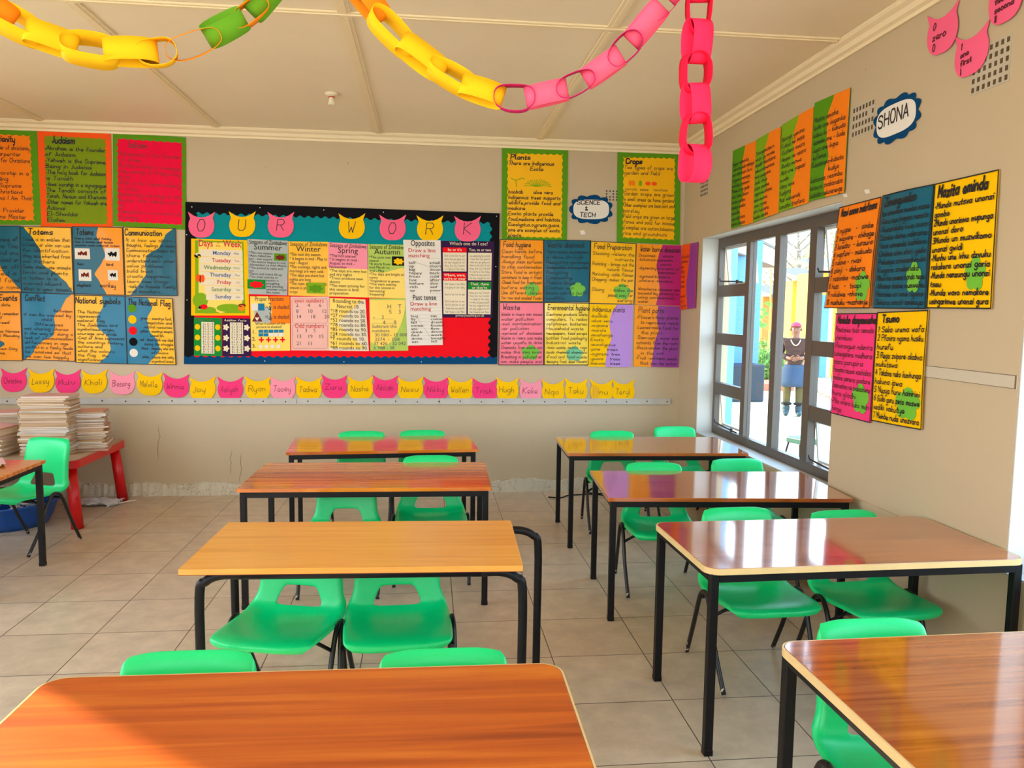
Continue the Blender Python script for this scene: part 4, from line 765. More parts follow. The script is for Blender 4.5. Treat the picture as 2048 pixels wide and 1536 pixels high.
chart([(1178, 608), (1266, 610), (1261.5, 734.5), (1175, 733)], 'B', YEL, 'yellow and lilac chart headed Indigenous plants', GC, 'Indigenous plants', ['*baobab', '*aloe vera', '*mopane', '*marula', '*mushange', 'Exotic', '*eucalyptus', '*pine   trees', '*cypress tree', '*guava   trees', '*banana  trees'], [(0, .62), (.15, .50), (.3, .47), (.55, .52), (.75, .42), (1, .40)], 'R', LIL, tw=.74, border=False, x1=.75, twd=.005)
chart([(1269, 610), (1361, 613), (1356, 735), (1267, 733)], 'B', ORAL, 'orange and violet chart headed Plant parts', GC, 'Plant parts', ['*Flowers-help plants', '  to reproduce seeds', '*Leaves-make food for', '  the plant', '*Stem-carry water and', 'nutrients from the roots', '*Roots-anchor the plant', '  in the soil', '*Fruit -contains seeds', '  that can be eaten'], [(0, .50), (.2, .48), (.4, .53), (.6, .45), (.8, .42), (1, .38)], 'R', PUR, tw=.56, border=False, twd=.005)

# ================================================================ RIGHT WALL CHARTS
GR = 'green and orange charts high on the right wall'; GW = 'hand-written charts on the right wall'
shl = [['Nyaya yemhuka', 'Tsuro ne gudo vakanga', 'vari shamwari huru', 'Vaigara musango', 'vachidya michero', 'Rimwe zuva gudo', 'akati kuna tsuro', 'handei kumba', 'tinodya sadza', 'nemuriwo', 'vese vakafara', 'zvikuru kwazvo'],
['Zvirungamutauro', 'mhuru ye mombe', 'mbudzi mbudzana', 'imbwa mbwanana', 'hwai gwayana', '*huku nhiyo', 'tsuro mwana', '*nguruve chana', 'bere mwana', 'nzou nzana', 'shiri hukwana', 'hamba kamba'],
['Nzanga yevana', 'Kubika ne moto', '*Kuchera mvura', '*Nzeve ne nzara', '*Ruoko munwe', '*Muti une mapazi', 'munda', 'Vana vese', 'Kudyara', 'Musi wekuenda', 'kumusha tinofara'],
['Mazita emisha', 'kuda ane kugarika', 'kubva ku - kubuda', '*kusimba ane - kuda', '*kupa ane kupa', '*kufamba', 'Kubatsirana-kubata', '           kudya', 'kushanda nesimba', 'kutaura zvakanaka', 'kudzidza nekuverenga']]
for k, (px, g, lab) in enumerate((([(1467, 302), (1514, 281), (1508, 446), (1464, 457.5)], GRN, 'green and orange chart nearest the room corner, first of the four above the window'), ([(1514.5, 280), (1564, 253), (1560, 426), (1508.5, 445)], LGRN, 'lime and orange chart, second from the room corner above the window'), ([(1565.6, 250), (1629.5, 213), (1620, 406), (1559.6, 425)], LGRN, 'lime and orange chart, third from the room corner above the window'), ([(1631.6, 206), (1703.5, 175), (1692, 385.5), (1621, 403)], GRN, 'green and orange chart beside the air brick, nearest of the four above the window'))):
    chart(px, 'R', g, lab, GR, '', shl[k], [(0, .58), (.2, .42+.05*(k == 0)), (.42, .46), (.6, .56), (.75, .44), (.9, .45), (1, .55 if k != 3 else .5)], 'R', ORA, border=False, wd=.0045, ymax=.99, lift=.005+.002*(k % 2), curl=.008)
cloud([(1747, 212), (1845, 168), (1845, 262), (1748, 303)], 'R', 'blue scalloped sign reading SHONA on the right wall', ['SHONA'], .010, n=12, box=(.14, .24, .80, .66))
bl = lambda m=LEAF: [(.76, .74, .14, .13, m)]
chart([(1683, 415), (1767, 393.4), (1745.7, 616.6), (1654, 616.6)], 'R', ORA, 'orange Shona word-pair chart overhanging the window edge', GW, 'Mazwi aurewa zvakafanana', ['', '1 nyope   -  simbe', '2 magwere - chibage', '3 kuredza  - kuraura', '4 mapfeni - makudo', '5 rukova - rwizi', '6 zhinji  - dakara', '7 matombo -mabwe', '8 hozi   -  tsapi', '9 rukukwe -nhovo', '10 mushuku -mazhanje'], blobs=[(.84, .80, .13, .14, LEAF)], tw=.86, th=.10, twd=.010, wd=.0055, curl=.022, lift=.008)
chart([(1769.7, 391.6), (1873, 368), (1856.7, 618), (1751.8, 617)], 'R', TEAL, 'dark teal chart between the orange and the yellow one on the right wall', GW, 'Zvinangwadzo', ['Izvi zvinodiwa mumba mose', '*Kana tiye tingava nemoto', '*Kusanduka kwe zuva', 'Dzimba dzine ndarama', 'Vana vanoenda kuchikoro', 'Chidza che shiri yedu', 'Pakudya zvinoumburuka', 'Kugara zvakanaka', 'Mhuri ine mwena banda nesu', '*Nhamo haina mumwene', 'Hazvina uri une nyama', 'Sekuru anoti ambuya'], blobs=bl(), tw=.66, th=.11, twd=.009, wd=.005, curl=.018)
chart([(1873.5, 368), (2002.5, 338.6), (1987.5, 618), (1858, 616.6)], 'R', YEL, 'large yellow chart headed Mazita eminda with a green flower', GW, 'Mazita eminda', ['*Munda mutsva unonzi', 'gombo', '2Munda unorimwa mupunga', 'unonzi doro', '3Munda un muzwikomo', 'unonzi gwidi', '*Munhu une ivhu dzvuku', 'rakakora unonzi garia', '*Munda nenzungu unonzi', 'tseu', '*Munda wavo nemakore', 'usingarimwe unonzi gura'], blobs=bl(), tw=.80, th=.13, twd=.013, wd=.0065, lift=.006)
chart([(1675, 627), (1758, 626), (1745.7, 846), (1666, 826)], 'R', HOT, 'hot pink chart with a green flower, below the orange word-pair chart', GW, 'Nzvimbo dzepamusha', ['Panotariwa tsito nemoto', 'chirimbani', '*Panorongwa ndarira', 'kuchengetera mudhara', 'nzara parupira', 'Panogara nzuma vachidza', 'madziro parera padare', 'Dzaka mataro ne zvakachena', 'hwira gilodhi', '*Pika mharo kuka mari', 'hinga'], blobs=[(.76, .80, .18, .14, LEAF)], tw=.92, th=.10, twd=.010, wd=.004, curl=.016)
chart([(1759, 624.5), (1861, 620), (1848.5, 860), (1748, 841)], 'R', YEL, 'yellow chart headed Tsumo with a green flower, lowest on the right wall', GW, 'Tsumo', ['1 Seka urema wafa', '2 Pfavira ngoma husiku', 'hurefu', '3 Rega zvipore akabva', 'mukutswa', '4 Takabva neko kumhunga', 'hakuna ipwa', '5 Nyaya huru haivirimi', '6 Gudo guru peta muswe', 'vadiki vakutye', '7 Mwimbe nuda unozvara'], blobs=[(.74, .80, .22, .14, LEAF)], tw=.36, th=.10, twd=.010, wd=.0055, tx=.12, curl=.014)
for px, py, wl, sz, lab in ((1165, 465, 'B', 6, 'small white paper scrap stuck under the SCIENCE sign'), (1735, 383, 'R', 6, 'torn white tape scrap above the orange word-pair chart'), (1691, 391, 'R', 5, 'torn white tape scrap under the four green and orange charts')):
    S = Sheet([(px-sz, py-sz*.5), (px+sz*.5, py-sz*.8), (px+sz, py+sz*.5), (px-sz*.4, py+sz*.8)], wl, .002, .001); tag(S.grid('paper_scrap', WHT, None, nu=2, nv=2), lab, 'paper scrap', 'torn scraps left on the walls')
# pink numeral cut-outs
for px, ln, lab in (([(1858, 33), (1921, -2), (1919, 92), (1856, 120)], ['0', 'zero', '0'], 'pink cat-headed cut-out lettered zero'), ([(1914, 75), (1982, 38), (1980, 132), (1911, 166)], ['1', 'one', 'first', 'I'], 'pink cat-headed cut-out lettered one and first, before the air brick'), ([(1980, -35), (2052, -72), (2050, 25), (1980, 62)], ['2', 'two', 'second', 'II'], 'pink cat-headed cut-out lettered second, cut off at the top right')):
    S = Sheet(px, 'R', .006, .006, px[0][0]); T = empty('number_cutout', (0, 0, 0), 0, lab, 'paper cut-out', 'pink number cut-outs')
    S.outline('cutout', CAT, PNK, T, 0, center=(.5, .6)); S.write(T, ln, .22, .22, .80, .95, wd=.007, l=.0015, mat=pm('dark red marker ink', (.12, .0, .02), .6), fit=1)

# ================================================================ NAME TAGS
random.seed(5)
names = [('Christine', 28.5, 760, HOT), ('Lessy', 84, 761, YEL), ('Muku', 136.5, 763, HOT), ('Khali', 189.5, 763, YEL), ('Blessing', 245, 765.5, PALE), ('Melville', 300, 767, YEL), ('Winnie', 353, 771, HOT), ('Jay', 406, 777, YEL), ('Aaliyah', 461, 777, HOT), ('Ryan', 516, 776, YEL), ('Tacey', 566, 776, PALE), ('Tadiwa', 618, 777, YEL), ('Zara', 669, 773, HOT), ('Nashe', 721, 776, YEL), ('Akilah', 771, 774, HOT), ('Nesu', 821, 777, YEL), ('Nikky', 872.5, 777, HOT), ('Wallen', 921, 778, YEL), ('Trish', 969, 780, HOT), ('Hugh', 1014.5, 778, YEL), ('Keke', 1061.5, 780, PALE), ('Nqo', 1106, 782, YEL), ('Taku', 1152, 780, YEL), ('Linu', 1203, 782, YEL), ('Teryl', 1246.5, 782, YEL)]
ordn = 'first second third fourth fifth sixth seventh eighth ninth tenth eleventh twelfth'.split()
cn = {id(HOT): 'bright pink', id(YEL): 'yellow', id(PALE): 'pale pink'}
for i, (t, x, y, m) in enumerate(names):
    n = len(names); pos = ('%s from the left' % ordn[i] if i < 12 else ('%s from the right' % ordn[n-1-i] if i > 12 else 'the middle one'))
    hw, hh = 25.5 if x < 1000 else 22.5, 23.5; tl = random.uniform(-1.5, 1.5)
    S = Sheet([(x-hw, y-hh+tl), (x+hw, y-hh-tl), (x+hw, y+hh-tl), (x-hw, y+hh+tl)], 'B', .005, .010, i*1.3)
    T = empty('name_tag', (0, 0, 0), 0, '%s cat-shaped name tag in the row along the chair rail, %s' % (cn[id(m)], pos), 'name tag', 'cat-shaped name tags along the back wall')
    S.outline('cutout', CAT, m, T, 0, center=(.5, .6))
    if t == 'Linu':
        S.grid('folded_flap', pm('yellow card back', (.80, .42, .01), .7), T, .004, left=lambda v: .12, right=lambda v: .34, top=lambda u: .22+.1*u, bot=lambda u: .95, nu=3, nv=5)
    S.write(T, [t], .13, .36, .84, .72, wd=.0042, l=.0018, mat=pm('dark red pen', (.22, 0, .04), .6) if m is not YEL else pm('brown pen', (.10, .05, .0), .6), fit=1, slant=-.02)
# ================================================================ PAPER CHAINS
def chain(label, items, dist0, dist1, name='paper_chain'):
    """items: (px, py, colour, strip facing 0 = loop seen open / 1 = strip seen broad, length px, loop width px, turn)"""
    T = empty(name, (0, 0, 0), 0, label, 'paper chain', 'looped paper chains hung from the ceiling'); n = len(items)
    P = []
    for i, it in enumerate(items):
        Y = dist0+(dist1-dist0)*i/max(1, n-1); P.append(ony(it[0], it[1], Y))
    for i, it in enumerate(items):
        x, y, m, face, L_px, Wd, turn = it
        a = P[max(0, i-1)]; b = P[min(n-1, i+1)]; t = (b-a).normalized()
        view = (P[i]-EYE).normalized(); sc = (P[i]-EYE).dot(fw)/F
        t = (t - view*t.dot(view)*.6).normalized(); nrm = t.cross(view).normalized(); vv = nrm.cross(t).normalized()
        ang = math.radians(turn + (90 if face else 0))
        u_ = nrm*math.cos(ang)+vv*math.sin(ang); b_ = t.cross(u_).normalized()          # u_: across the loop, b_: strip width
        hl, hw, sw = L_px*sc/2, Wd*sc/2, .0225
        K = 30; pts = []
        for k in range(K):
            q = 2*PI*k/K; c_, s_ = math.cos(q), math.sin(q)
            pts.append(P[i]+t*hl*(abs(c_)**.75*(1 if c_ > 0 else -1))+u_*hw*(abs(s_)**.8*(1 if s_ > 0 else -1))*(1+.06*math.sin(3*q+i)))
        V = []; Fc = []
        for o_ in (0, .0012):
            for k in range(K):
                out = (pts[k]-P[i]).normalized()*o_; tw = b_*sw
                V += [pts[k]+tw+out, pts[k]-tw+out]
        for k in range(K):
            k2 = (k+1) % K; a0, a1, b0, b1 = 2*k, 2*k+1, 2*k2, 2*k2+1; o = 2*K
            Fc += [(a0, b0, b1, a1), (a0+o, a1+o, b1+o, b0+o), (a0, a0+o, b0+o, b0), (a1, b1, b1+o, a1+o)]
        mk('paper_link', V, Fc, m, T, True)
    mb_ = MB(); e = P[0]; f_ = P[-1]
    return T, P
CY = paper('chain yellow', (.93, .56, .01)); CO = paper('chain orange', (.93, .28, .01)); CG = paper('chain green', (.13, .38, .02)); CPK = paper('chain pink', (.92, .14, .26)); CMG = paper('chain magenta', (.60, .02, .16)); CHP = paper('chain neon pink', (.95, .03, .12)); CHR = paper('chain neon red pink', (.95, .01, .06))
chain('paper chain of yellow, orange and green loops hanging at the top left', [(-75, -25, CO, 1, 92, 44, 10), (-18, 12, CO, 1, 90, 44, 15), (32, 48, CY, 0, 100, 46, 38), (103, 78, CY, 1, 92, 40, 20), (181, 100, CY, 0, 104, 52, 38), (262, 104, CY, 1, 98, 44, 22), (314, 105, CY, 0, 74, 48, 10), (386, 88, CO, 0, 112, 44, -2), (450, 55, CG, 1, 86, 44, -15), (500, 28, CO, 0, 84, 34, 10), (528, -2, CG, 1, 78, 40, -14), (560, -45, CO, 0, 90, 40, 0)], 1.62, 1.75)
chain('paper chain swagging from yellow loops down to pink loops in the middle', [(700, -38, CG, 0, 84, 36, 0), (738, 4, CO, 1, 84, 44, 24), (785, 65, CY, 0, 112, 42, 38), (845, 115, CY, 1, 104, 42, 28), (905, 155, CY, 0, 104, 36, 38), (964, 183, CY, 1, 88, 36, 22), (1029, 196, CMG, 0, 80, 48, 8), (1093, 188, CPK, 1, 84, 30, 12), (1151, 168, CMG, 0, 78, 40, 4), (1206, 135, CPK, 1, 84, 28, 10), (1250, 98, CMG, 0, 76, 44, 4), (1292, 48, CPK, 1, 88, 32, -10), (1328, 4, CMG, 0, 84, 40, 0), (1365, -40, CPK, 1, 84, 40, 0)], 1.78, 1.62)
chain('neon pink paper chain hanging straight down at the right', [(1400, -45, CHP, 1, 90, 42, 20), (1398, 15, CHR, 0, 96, 44, 12), (1394, 83, CHP, 1, 82, 46, 32), (1390, 145, CHR, 0, 74, 52, 22), (1391, 207, CHP, 1, 76, 46, 32), (1392, 268, CHR, 0, 78, 52, 20), (1389, 327, CHP, 1, 72, 50, 38)], 1.60, 1.60)

# ================================================================ RED TABLE, TUB AND NOTEBOOKS
T = empty('low_table', (-2.8, 5.66, 0), 0, 'red plastic low table with thick splayed legs, loaded with exercise books', 'table')
tz = .455; out = rrect(1.08, .86, .06)
slab('tabletop', [(x*.97, y*.96) for x, y in out], tz-.008, tz+.001, pm('beige laminate', (.50, .36, .22), .35), T)
slab('rim', out, tz-.05, tz, REDPL, T)
for sx_ in (-1, 1):
    for sy in (-1, 1):
        MB().tube([(sx_*.475, sy*.355, tz-.045), (sx_*.515, sy*.385, 0)], [.034, .038], 20).build('leg', REDPL, T, True)
tub = tag(MB().lathe([(0, .006), (.22, .006), (.25, .05), (.285, .16), (.30, .165), (.302, .155), (.288, .145), (.262, .06), (.23, 0), (0, 0)], 36, (-2.78, 5.42, 0)).build('plastic_tub', BLUPL, None, True), 'round blue plastic tub under the red table', 'tub')
cm = MB()
for k in range(12):
    a = k*1.3; x, y = -2.78+.13*math.cos(a), 5.42+.13*math.sin(a); q = [Vector((x+.07*math.cos(a+b)*random.uniform(.7, 1.2), y+.07*math.sin(a+b), .10+random.uniform(0, .06))) for b in (0, 1.5, 3, 4.6)]
    cm.add(q+[v+Vector((0, 0, -.004)) for v in q], [(0, 1, 2, 3), (7, 6, 5, 4), (0, 4, 5, 1), (1, 5, 6, 2), (2, 6, 7, 3), (3, 7, 4, 0)])
tag(cm.build('scrap_paper', CLEAR), 'crumpled pale scraps lying in the blue tub', 'paper scraps', kind='stuff')
pk = empty('plastic_pack', (-2.42, 5.93, 0), 0, 'flat clear plastic packaging on the floor behind the red table legs', 'packaging')
n_ = 12; V = [(-.16+.32*i/n_, -.09+.18*j/n_, .012+random.uniform(0, .022)) for j in range(n_+1) for i in range(n_+1)]
V += [(x, y, z-.004) for x, y, z in V]; k_ = (n_+1)**2; Fc = []
for j in range(n_):
    for i in range(n_): a = j*(n_+1)+i; Fc += [(a, a+1, a+n_+2, a+n_+1), (a+k_, a+n_+1+k_, a+n_+2+k_, a+1+k_)]
mk('film', V, Fc, CLEAR, pk); MB().tube([(.10, -.10, .006), (.20, .03, .012), (.24, .08, .008)], .004, 6).build('tie', WHT, pk)

BC = [pm('manila cover', (.66, .42, .22), .6), pm('buff cover', (.72, .50, .30), .6), pm('dusty pink cover', (.72, .38, .34), .6), pm('pale grey cover', (.60, .52, .46), .6), pm('ochre cover', (.58, .33, .11), .6)]
PG_ = [pm('cream pages', (.60, .48, .34), .8), pm('white pages', (.66, .58, .50), .8), pm('tan pages', (.48, .33, .19), .8)]
def book(w_, d_, t, bend, cov, pg):
    """exercise book: block of pages between two covers folded at the spine, bent along its width"""
    n = 8; M_ = MB()
    def z(x): return -bend*(2*x/w_)**2
    def layer(z0, z1, ins, mi):
        V = []; k = (n+1)
        for zz_, yy in ((z0, -d_/2+ins), (z0, d_/2-ins), (z1, d_/2-ins), (z1, -d_/2+ins)):
            for i in range(k):
                x = -w_/2+ins+(w_-2*ins+(ins if 0 else 0))*i/n; V.append((x, yy, zz_+z(x)))
        Fc = [(a*k+i, a*k+i+1, b*k+i+1, b*k+i) for a, b in ((0, 1), (1, 2), (2, 3), (3, 0)) for i in range(n)]+[(0, k, 2*k, 3*k), (n, 3*k+n, 2*k+n, k+n)]
        M_.add(V, Fc, mi)
    layer(0, .0008, 0, 0); layer(.0008, t-.0008, .003, 1); layer(t-.0008, t, 0, 0)
    M_.box((-w_/2-.0006, -d_/2, z(w_/2)), (-w_/2, d_/2, t+z(w_/2)), 0)
    return M_.build('exercise_book', None, None, False, mats=[cov, pg])
def pile(x, y, z, n, w_, d_, rz, tmin, tmax, bend, labs, grp, drift=(0, 0), jit=.008, grow=0, seed=1, tilt=0):
    random.seed(seed); lab_top, lab = labs; zc = z+bend+.001
    for i in range(n):
        t = random.uniform(tmin, tmax); c_ = random.choice(BC); p_ = random.choice(PG_)
        if i == n-1: c_ = BC[2]
        o = book(w_*random.uniform(.96, 1.02), d_*random.uniform(.97, 1.02), t, bend*(1+grow*i), c_, p_)
        o.location = (x+drift[0]*i+random.uniform(-jit, jit), y+drift[1]*i+random.uniform(-jit, jit), zc+.0003); o.rotation_euler = (0, 0, rz+random.uniform(-.09, .09)); zc += t+.0006
        tag(o, lab_top if i == n-1 else lab, 'exercise book', grp)
    return zc
pile(-2.555, 5.55, tz+.001, 33, .31, .22, .05, .009, .0135, 0, ('dusty pink exercise book on top of the tallest pile', 'cream and tan exercise book in the tallest pile on the red table'), 'exercise books in the tallest pile', jit=.010, seed=3)
pile(-2.35, 5.72, tz+.001, 25, .20, .23, .25, .008, .012, .0, ('buff exercise book on top of the pile at the right end of the red table', 'exercise book in the leaning pile at the right end of the red table'), 'exercise books in the right-hand leaning pile', drift=(-.0005, 0), jit=.016, seed=5)
pile(-2.90, 5.48, tz+.001, 13, .25, .20, -.1, .012, .017, .012, ('exercise book on top of the sagging pile at the left', 'thick exercise book in the sagging left-hand pile'), 'exercise books in the sagging left pile', jit=.010, seed=8)
pile(-2.95, 5.74, tz+.001, 18, .28, .22, .3, .012, .016, .0, ('wide pinkish exercise book on top of the pile at the picture\'s left edge', 'exercise book in the pile behind the sagging one'), 'exercise books in the pile at the left edge', jit=.014, seed=11)
pile(-2.42, 4.36, .6005, 3, .27, .20, .5, .004, .006, 0, ('open pale paper booklet on top of the left-edge table', 'thin pale booklet on the left-edge table'), 'thin booklets on the left-edge table', jit=.02, seed=13)
random.seed(21)

# ================================================================ THE YARD OUTSIDE
PAVE = pm('sunlit pale paving', (.66, .54, .38), .8, noise=.15, nscale=1.2, bump=.3, bscale=6)
tag(MB().box((-30, -25, OUTZ-.2), (LEFT-.3, 45, OUTZ)).box((LEFT-.3, D+.3, OUTZ-.2), (45, 45, OUTZ)).box((W+TH+.05, -25, OUTZ-.2), (45, D+.3, OUTZ)).box((LEFT-.3, -25, OUTZ-.2), (W+TH+.05, REAR-.1, OUTZ)).build('yard_ground', PAVE), kind='structure')
tag(MB().box((LEFT-.2, REAR, -.22), (W+TH, D+.2, -.0501)).build('foundation_plinth', WALLP), kind='structure')
BLUW = pm('pale blue outside wall', (.13, .34, .52), .7, noise=.06, nscale=2); BLUD = pm('blue outside wall', (.10, .28, .50), .7, noise=.06); FASC = pm('pale fascia board', (.55, .72, .72), .5)
ORW = pm('orange outside wall', (.70, .20, .03), .8, noise=.1, nscale=2); YLW = pm('yellow outside wall', (.78, .42, .05), .8, noise=.08, nscale=2); ROOFM = pm('grey roof sheet', (.12, .10, .09), .7)
def gp(x, y): return onz(x, y, OUTZ)
a = gp(1461, 885)
T = empty('school_wing', (4.4, 12, OUTZ), 0, 'pale blue school wing with a white fascia, left of the window view', 'building')
def lb(M_, p, q): return M_.box(Vector(p)-Vector((4.4, 12, OUTZ)), Vector(q)-Vector((4.4, 12, OUTZ)))
lb(MB(), (a.x-1.9, a.y, OUTZ), (a.x, a.y+.5, 3.3)).build('pier', BLUW, T)
b = gp(1500, 803); lb(MB(), (b.x-3.0, b.y+.7, OUTZ), (b.x+.12, b.y+1.2, 3.1)).build('wall', BLUW, T)
c_ = gp(1524, 800); lb(MB(), (c_.x-.85, c_.y+.3, OUTZ), (c_.x+.02, c_.y+.9, 3.1)).build('column', BLUD, T)
# roof edge runs back and to the right
p1 = Vector((4.9, 12.9, 0)); d_ = Vector((math.sin(.58), math.cos(.58), 0)); nn = Vector((d_.y, -d_.x, 0)); off = Vector((4.4, 12, OUTZ))
def slabrun(M_, s0, s1, z0, z1, w0, w1):
    V = [p1+d_*s+nn*w+Vector((0, 0, z))-off for s in (s0, s1) for w in (w0, w1) for z in (z0, z1)]
    return M_.add(V, [(0, 1, 3, 2), (4, 6, 7, 5), (0, 4, 5, 1), (2, 3, 7, 6), (0, 2, 6, 4), (1, 5, 7, 3)])
slabrun(MB(), -4.5, 6.4, 2.62, 2.98, .0, .06).build('fascia', FASC, T); slabrun(MB(), -4.5, 6.4, 2.98, 3.03, -2.4, .10).build('roof', ROOFM, T); slabrun(MB(), -4.5, 6.4, 2.60, 2.62, -2.4, 0).build('soffit', pm('brown soffit', (.16, .09, .08), .7), T)
# planter block
g1, g2 = gp(1460, 803), gp(1514, 800)
o = tag(bevel(MB().box((g1.x, g1.y-.1, OUTZ), (g2.x-.02, g2.y+.15, OUTZ+.72)).build('planter_box', pm('dark slate planter', (.015, .03, .05), .6, noise=.3)), .03), 'dark square planter box standing outside beside the blue wall', 'planter')
# far buildings
def bld(name, px0, px1, Y, ztop, mat, label, depth=1.2, parts=(), roof=True):
    A = ony(px0, 650, Y); B_ = ony(px1, 650, Y); T = empty(name, (A.x, Y, OUTZ), 0, label, 'building')
    w_ = B_.x-A.x; MB().box((0, 0, 0), (w_, depth, ztop-OUTZ)).build('wall', mat, T)
    if roof: MB().add([(-.05, -.7, ztop-OUTZ-.05), (w_+.05, -.7, ztop-OUTZ+.02), (w_+.05, depth, ztop-OUTZ+.35), (-.05, depth, ztop-OUTZ+.30), (-.05, -.7, ztop-OUTZ+.06), (w_+.05, -.7, ztop-OUTZ+.13), (w_+.05, depth, ztop-OUTZ+.46), (-.05, depth, ztop-OUTZ+.41)], [(0, 3, 2, 1), (4, 5, 6, 7), (0, 1, 5, 4), (1, 2, 6, 5), (2, 3, 7, 6), (3, 0, 4, 7)]).build('roof', ROOFM, T)
    for p0, p1_, z0, z1, m, nm in parts:
        x0, x1 = ony(p0, 650, Y).x-A.x, ony(p1_, 650, Y).x-A.x; MB().box((x0, -.05, z0-OUTZ), (x1, 0, z1-OUTZ)).build(nm, m, T)
    return T
bld('building', 1524, 1581, 26.5, 2.1, ORW, 'orange building behind the garden, left of the person')
bld('building', 1582, 1627, 21.8, 2.45, YLW, 'yellow building behind the person\'s head', parts=((1602, 1603.5, OUTZ+.05, 2.35, ROOFM, 'downpipe'), (1607, 1618, OUTZ, 1.75, pm('pale outside door', (.62, .58, .46), .6), 'door')))
bld('building', 1632, 1690, 19.9, 2.6, YLW, 'yellow-edged blue fronted building at the right of the window view', parts=((1641, 1654, OUTZ+.02, 2.0, BLUD, 'blue_panel'), (1654.5, 1662, OUTZ+.02, 2.05, FASC, 'pale_frame')))
# lawn, hedges, stones
GRASS = pm('sunlit lawn', (.42, .48, .20), .9, noise=.2, nscale=6); HED = pm('garden leaves', (.16, .34, .05), .7, noise=.35, nscale=4); HEDY = pm('yellow green leaves', (.45, .50, .05), .7, noise=.3)
la_ = [gp(1606, 768), gp(1690, 800), gp(1690, 722), gp(1606, 718)]
V = [v+Vector((0, 0, .012)) for v in la_]+[v for v in la_]
tag(mk('lawn', V, [(0, 1, 2, 3), (7, 6, 5, 4), (0, 4, 5, 1), (1, 5, 6, 2), (2, 6, 7, 3), (3, 7, 4, 0)], GRASS), 'pale sunlit lawn beyond the stones', 'lawn', kind='stuff')
def foliage(c, r, n, leaf, mat, name='foliage', parent=None):
    M_ = MB()
    for _ in range(n):
        d = Vector((random.gauss(0, 1), random.gauss(0, 1), random.gauss(0, 1))).normalized()*random.uniform(.55, 1)
        p = Vector((c[0]+d.x*r[0], c[1]+d.y*r[1], c[2]+d.z*r[2])); a_ = Vector((random.uniform(-1, 1), random.uniform(-1, 1), random.uniform(-1, 1))).normalized(); b_ = a_.orthogonal().normalized()
        M_.add([p-a_*leaf, p+b_*leaf*.4, p+a_*leaf, p-b_*leaf*.4], [(0, 1, 2, 3)])
    return M_.build(name, mat, parent)
for (x, y, w_, h_, m, lab, dd) in ((1536, 752, .9, .55, HED, 'green shrub beside the blue column', 0), (1556, 758, .8, .45, HEDY, 'yellow-green clipped hedge behind the left window post', 0), (1650, 722, 1.6, .35, HED, 'low green hedge along the back of the lawn', 0), (1530, 768, .6, .45, HED, 'leafy plant growing beside the planter box', 0), (1601, 735, 1.0, .5, HED, 'shrub behind the person', 1)):
    g = gp(x, y)+Vector((0, dd, 0)); T = empty('shrub', g, 0, lab, 'shrub', 'garden shrubs in the yard')
    MB().tube([(0, 0, 0), (.02, 0, h_*.8)], .03, 6).build('stem', BRN, T); foliage((0, 0, h_), (w_*.8, .5, h_), 700, .085, m, parent=T)
STN = pm('grey edging stone', (.38, .34, .32), .8, noise=.2, nscale=3)
for k in range(14):
    g = gp(1640+k*3.9, 783+k*1.9+random.uniform(-3, 3)); M_ = MB(); r = random.uniform(.10, .17)
    V = []; 
    bm = bmesh.new(); bmesh.ops.create_icosphere(bm, subdivisions=2, radius=r)
    for v in bm.verts: v.co *= random.uniform(.82, 1.1); v.co.z *= .7
    me = bpy.data.meshes.new('garden_stone'); bm.to_mesh(me); bm.free(); me.materials.append(STN); o = bpy.data.objects.new('garden_stone', me); C.objects.link(o); o.location = g+Vector((0, 0, r*.45))
    tag(o, 'grey edging stone between the paving and the lawn', 'stone', 'edging stones of the lawn')
o = tag(MB().box(gp(1522, 782), gp(1560, 776)+Vector((0, .3, .16))).build('brick_kerb', pm('red brick', (.45, .16, .10), .8, noise=.2)), 'low red brick kerb beside the planter', 'kerb')
# young tree tied to a stake
g = gp(1533, 765); T = empty('young_tree', g, 0, 'young staked tree with a thin yellow trunk and few leaves', 'tree')
MB().tube([(0, 0, 0), (.02, 0, 1.4), (-.01, 0, 3.05)], [.03, .025, .012], 8).build('trunk', pm('yellow bark', (.50, .42, .08), .7), T); MB().tube([(.07, 0, 0), (.07, 0, 1.25)], .022, 8).build('stake', pm('blue grey stake', (.10, .16, .22), .6), T)
lf = MB()
for k, (dx, z) in enumerate(((-.05, 1.95), (-.16, 1.80), (-.22, 1.62), (-.10, 1.70), (-.24, 1.48), (-.12, 1.42), (-.18, 1.40), (.05, 1.9))):
    p = Vector((dx, 0, z)); lf.add([p+Vector((-.11, 0, 0)), p+Vector((0, .02, .06)), p+Vector((.11, 0, .01)), p+Vector((0, -.02, -.06))], [(0, 1, 2, 3)]).tube([(0, 0, z-.1), p], .006, 5)
lf.build('foliage', HED, T)
def tree(px, py, Y, h, r, m, lab, n, leaf, rise=.7):
    g = ony(px, py, Y); T = empty('tree', (g.x, Y, OUTZ), 0, lab, 'tree', 'trees behind the yard')
    tk = MB().tube([(0, 0, 0), (.1, 0, h*.5), (0, 0, h*.8)], [.16, .11, .05], 8)
    for k in range(14):
        a_ = k*2.4; z = h*(.45+.03*k); tk.tube([(0, 0, z), (math.cos(a_)*r*.5, math.sin(a_)*r*.5, z+h*.14), (math.cos(a_)*r*.95, math.sin(a_)*r*.95, z+h*.20)], [.05, .03, .01], 5)
    tk.build('trunk', pm('grey bark', (.22, .18, .15), .8), T); foliage((0, 0, h*rise), (r, r, h*.24), n, leaf, m, parent=T)
tree(1590, 640, 32, 6.2, 2.3, pm('dry grey leaves', (.32, .33, .24), .8, noise=.2), 'sparse grey-green tree against the bright sky', 1500, .10)
